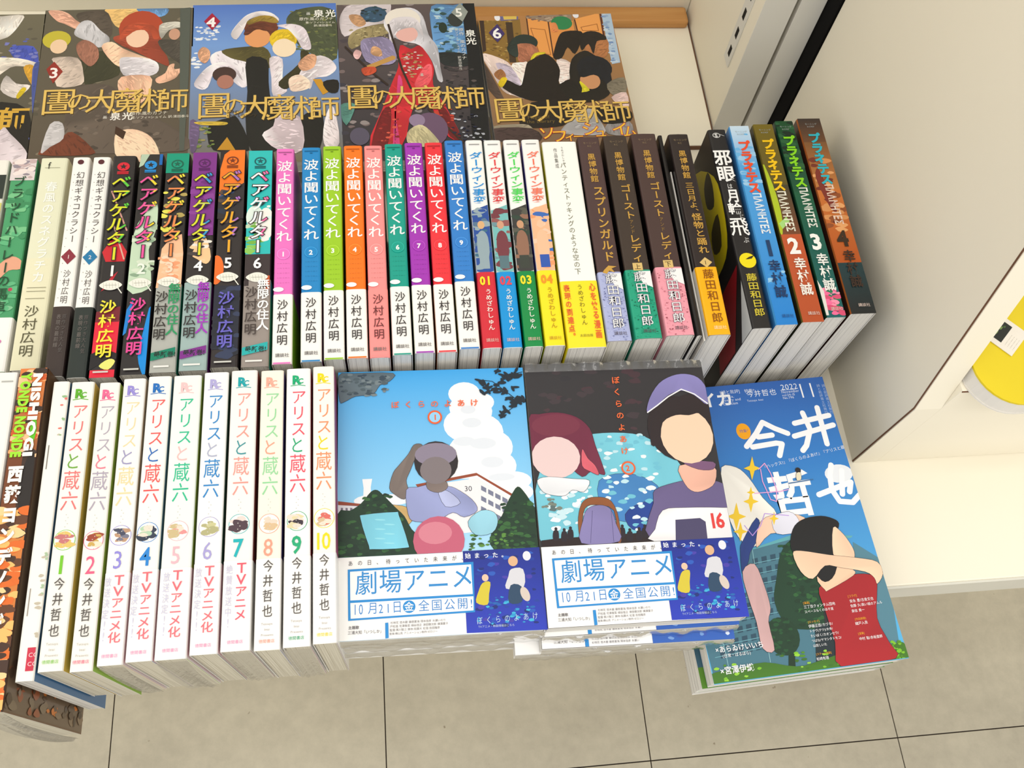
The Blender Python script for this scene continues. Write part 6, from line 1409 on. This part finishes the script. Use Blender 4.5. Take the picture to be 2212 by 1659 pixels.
magazine(.1900, .2925, .0176, .0165, .046, False, 'lowest copy of the blue magazine, lying on the ledge')
# ------------------------------------------------------------ back row of face-up covers
for key, x, y, rz, col, lab in (('c3', -.3005, .690, .03, (98, 92, 76), 'face-up comic with a brown painted cover and red diamond 3'), ('c4', -.1735, .697, .027, (84, 122, 202), 'face-up comic with a blue sky painted cover and crimson diamond 4'),
                               ('c5', -.0448, .698, .02, (60, 56, 60), 'face-up comic with a dark painted cover, red centre and diamond 5'), ('c6', .0852, .6838, .033, (150, 110, 70), 'face-up comic with an orange brown painted cover and violet diamond 6'),
                               ('c0', -.4275, .683, .02, (110, 104, 84), 'face-up comic cut off by the left frame edge, white and gold painted cover')):
    b = cover_stack_book('comic_book', x + .0006, y, .0583, rz, col, key, lab, 'face-up covers in the back row', th=.0140, spine=(60, 54, 46))
# ------------------------------------------------------------ the next bay
root = empty('picture_book', (.3907 + .064, .2244 + .090, .1385), 0); tag(root, 'thick yellow picture book with rounded corners, right of the divider', 'book')
def rrect(x0, y0, x1, y1, r, n=8):
    P_ = []
    for cx, cy, a0 in ((x1 - r, y1 - r, 0), (x0 + r, y1 - r, 90), (x0 + r, y0 + r, 180), (x1 - r, y0 + r, 270)):
        for k in range(n + 1): a = math.radians(a0 + 90 * k / n); P_.append((cx + r * math.cos(a), cy + r * math.sin(a)))
    return P_
def slab(name, pts, z0, z1, mat, parent, bev=.0006):
    bm = bmesh.new(); a = [bm.verts.new((x, y, z0)) for x, y in pts]; f = bm.faces.new(a)
    e = bmesh.ops.extrude_face_region(bm, geom=[f]); bmesh.ops.translate(bm, verts=[v for v in e['geom'] if isinstance(v, bmesh.types.BMVert)], vec=(0, 0, z1 - z0))
    bmesh.ops.recalc_face_normals(bm, faces=bm.faces[:]); me = D.meshes.new(name); bm.to_mesh(me); bm.free()
    return link(name, me, mat, parent)
M_YEL = mat_plain('yellow_board_cover', (232, 208, 20), .35, .04, 20, spec=.4)
M_PW = mat_plain('white_board_pages', (236, 232, 224), .6, .05, 60)
slab('front_cover', rrect(-.064, -.090, .064, .090, .030), .0150, .0168, M_YEL, root)
slab('board_pages', rrect(-.0636, -.0896, .0636, .0896, .030), .0016, .0149, M_PW, root)
slab('back_cover', rrect(-.064, -.090, .064, .090, .030), .0, .0015, M_PW, root)
c2 = empty('picture_card', (.4195, .2800, .1556), .75); tag(c2, 'small white card with a dark green photo on the yellow book', 'card')
box('card_sheet', -.0124, .0124, -.0150, .0150, .0, .0008, mat_plain('white_card', (240, 234, 224), .6), c2, .0002)
P = Print(24.8, 30, .9); P.rect(4, 4, 21, 19, (26, 30, 22)); P.dabs([(60, 90, 40), (40, 60, 30), (110, 140, 70)], 6, 7, 19, 17, 14, 4, 3)
for q in range(4): P.text('・ーー・ーー・ー', 4, 22 + q * 2, 1.4, (150, 140, 130))
P.build('card_print', c2, (-.0124, .0150, 0))
b = flat_book(.462, .4985, .1750, .036, .13, .18, 0, (80, 24, 26), (60, 20, 20), 'hardback_book'); tag(b, 'dark red and brown book behind the yellow picture book', 'book')
P = Print(130, 180, .1); P.dabs([(90, 30, 30), (50, 24, 20), (30, 20, 18), (120, 60, 30), (50, 70, 30)], 0, 0, 130, 180, 90, 16, 6); put_flat(P, 'cover_picture', b)
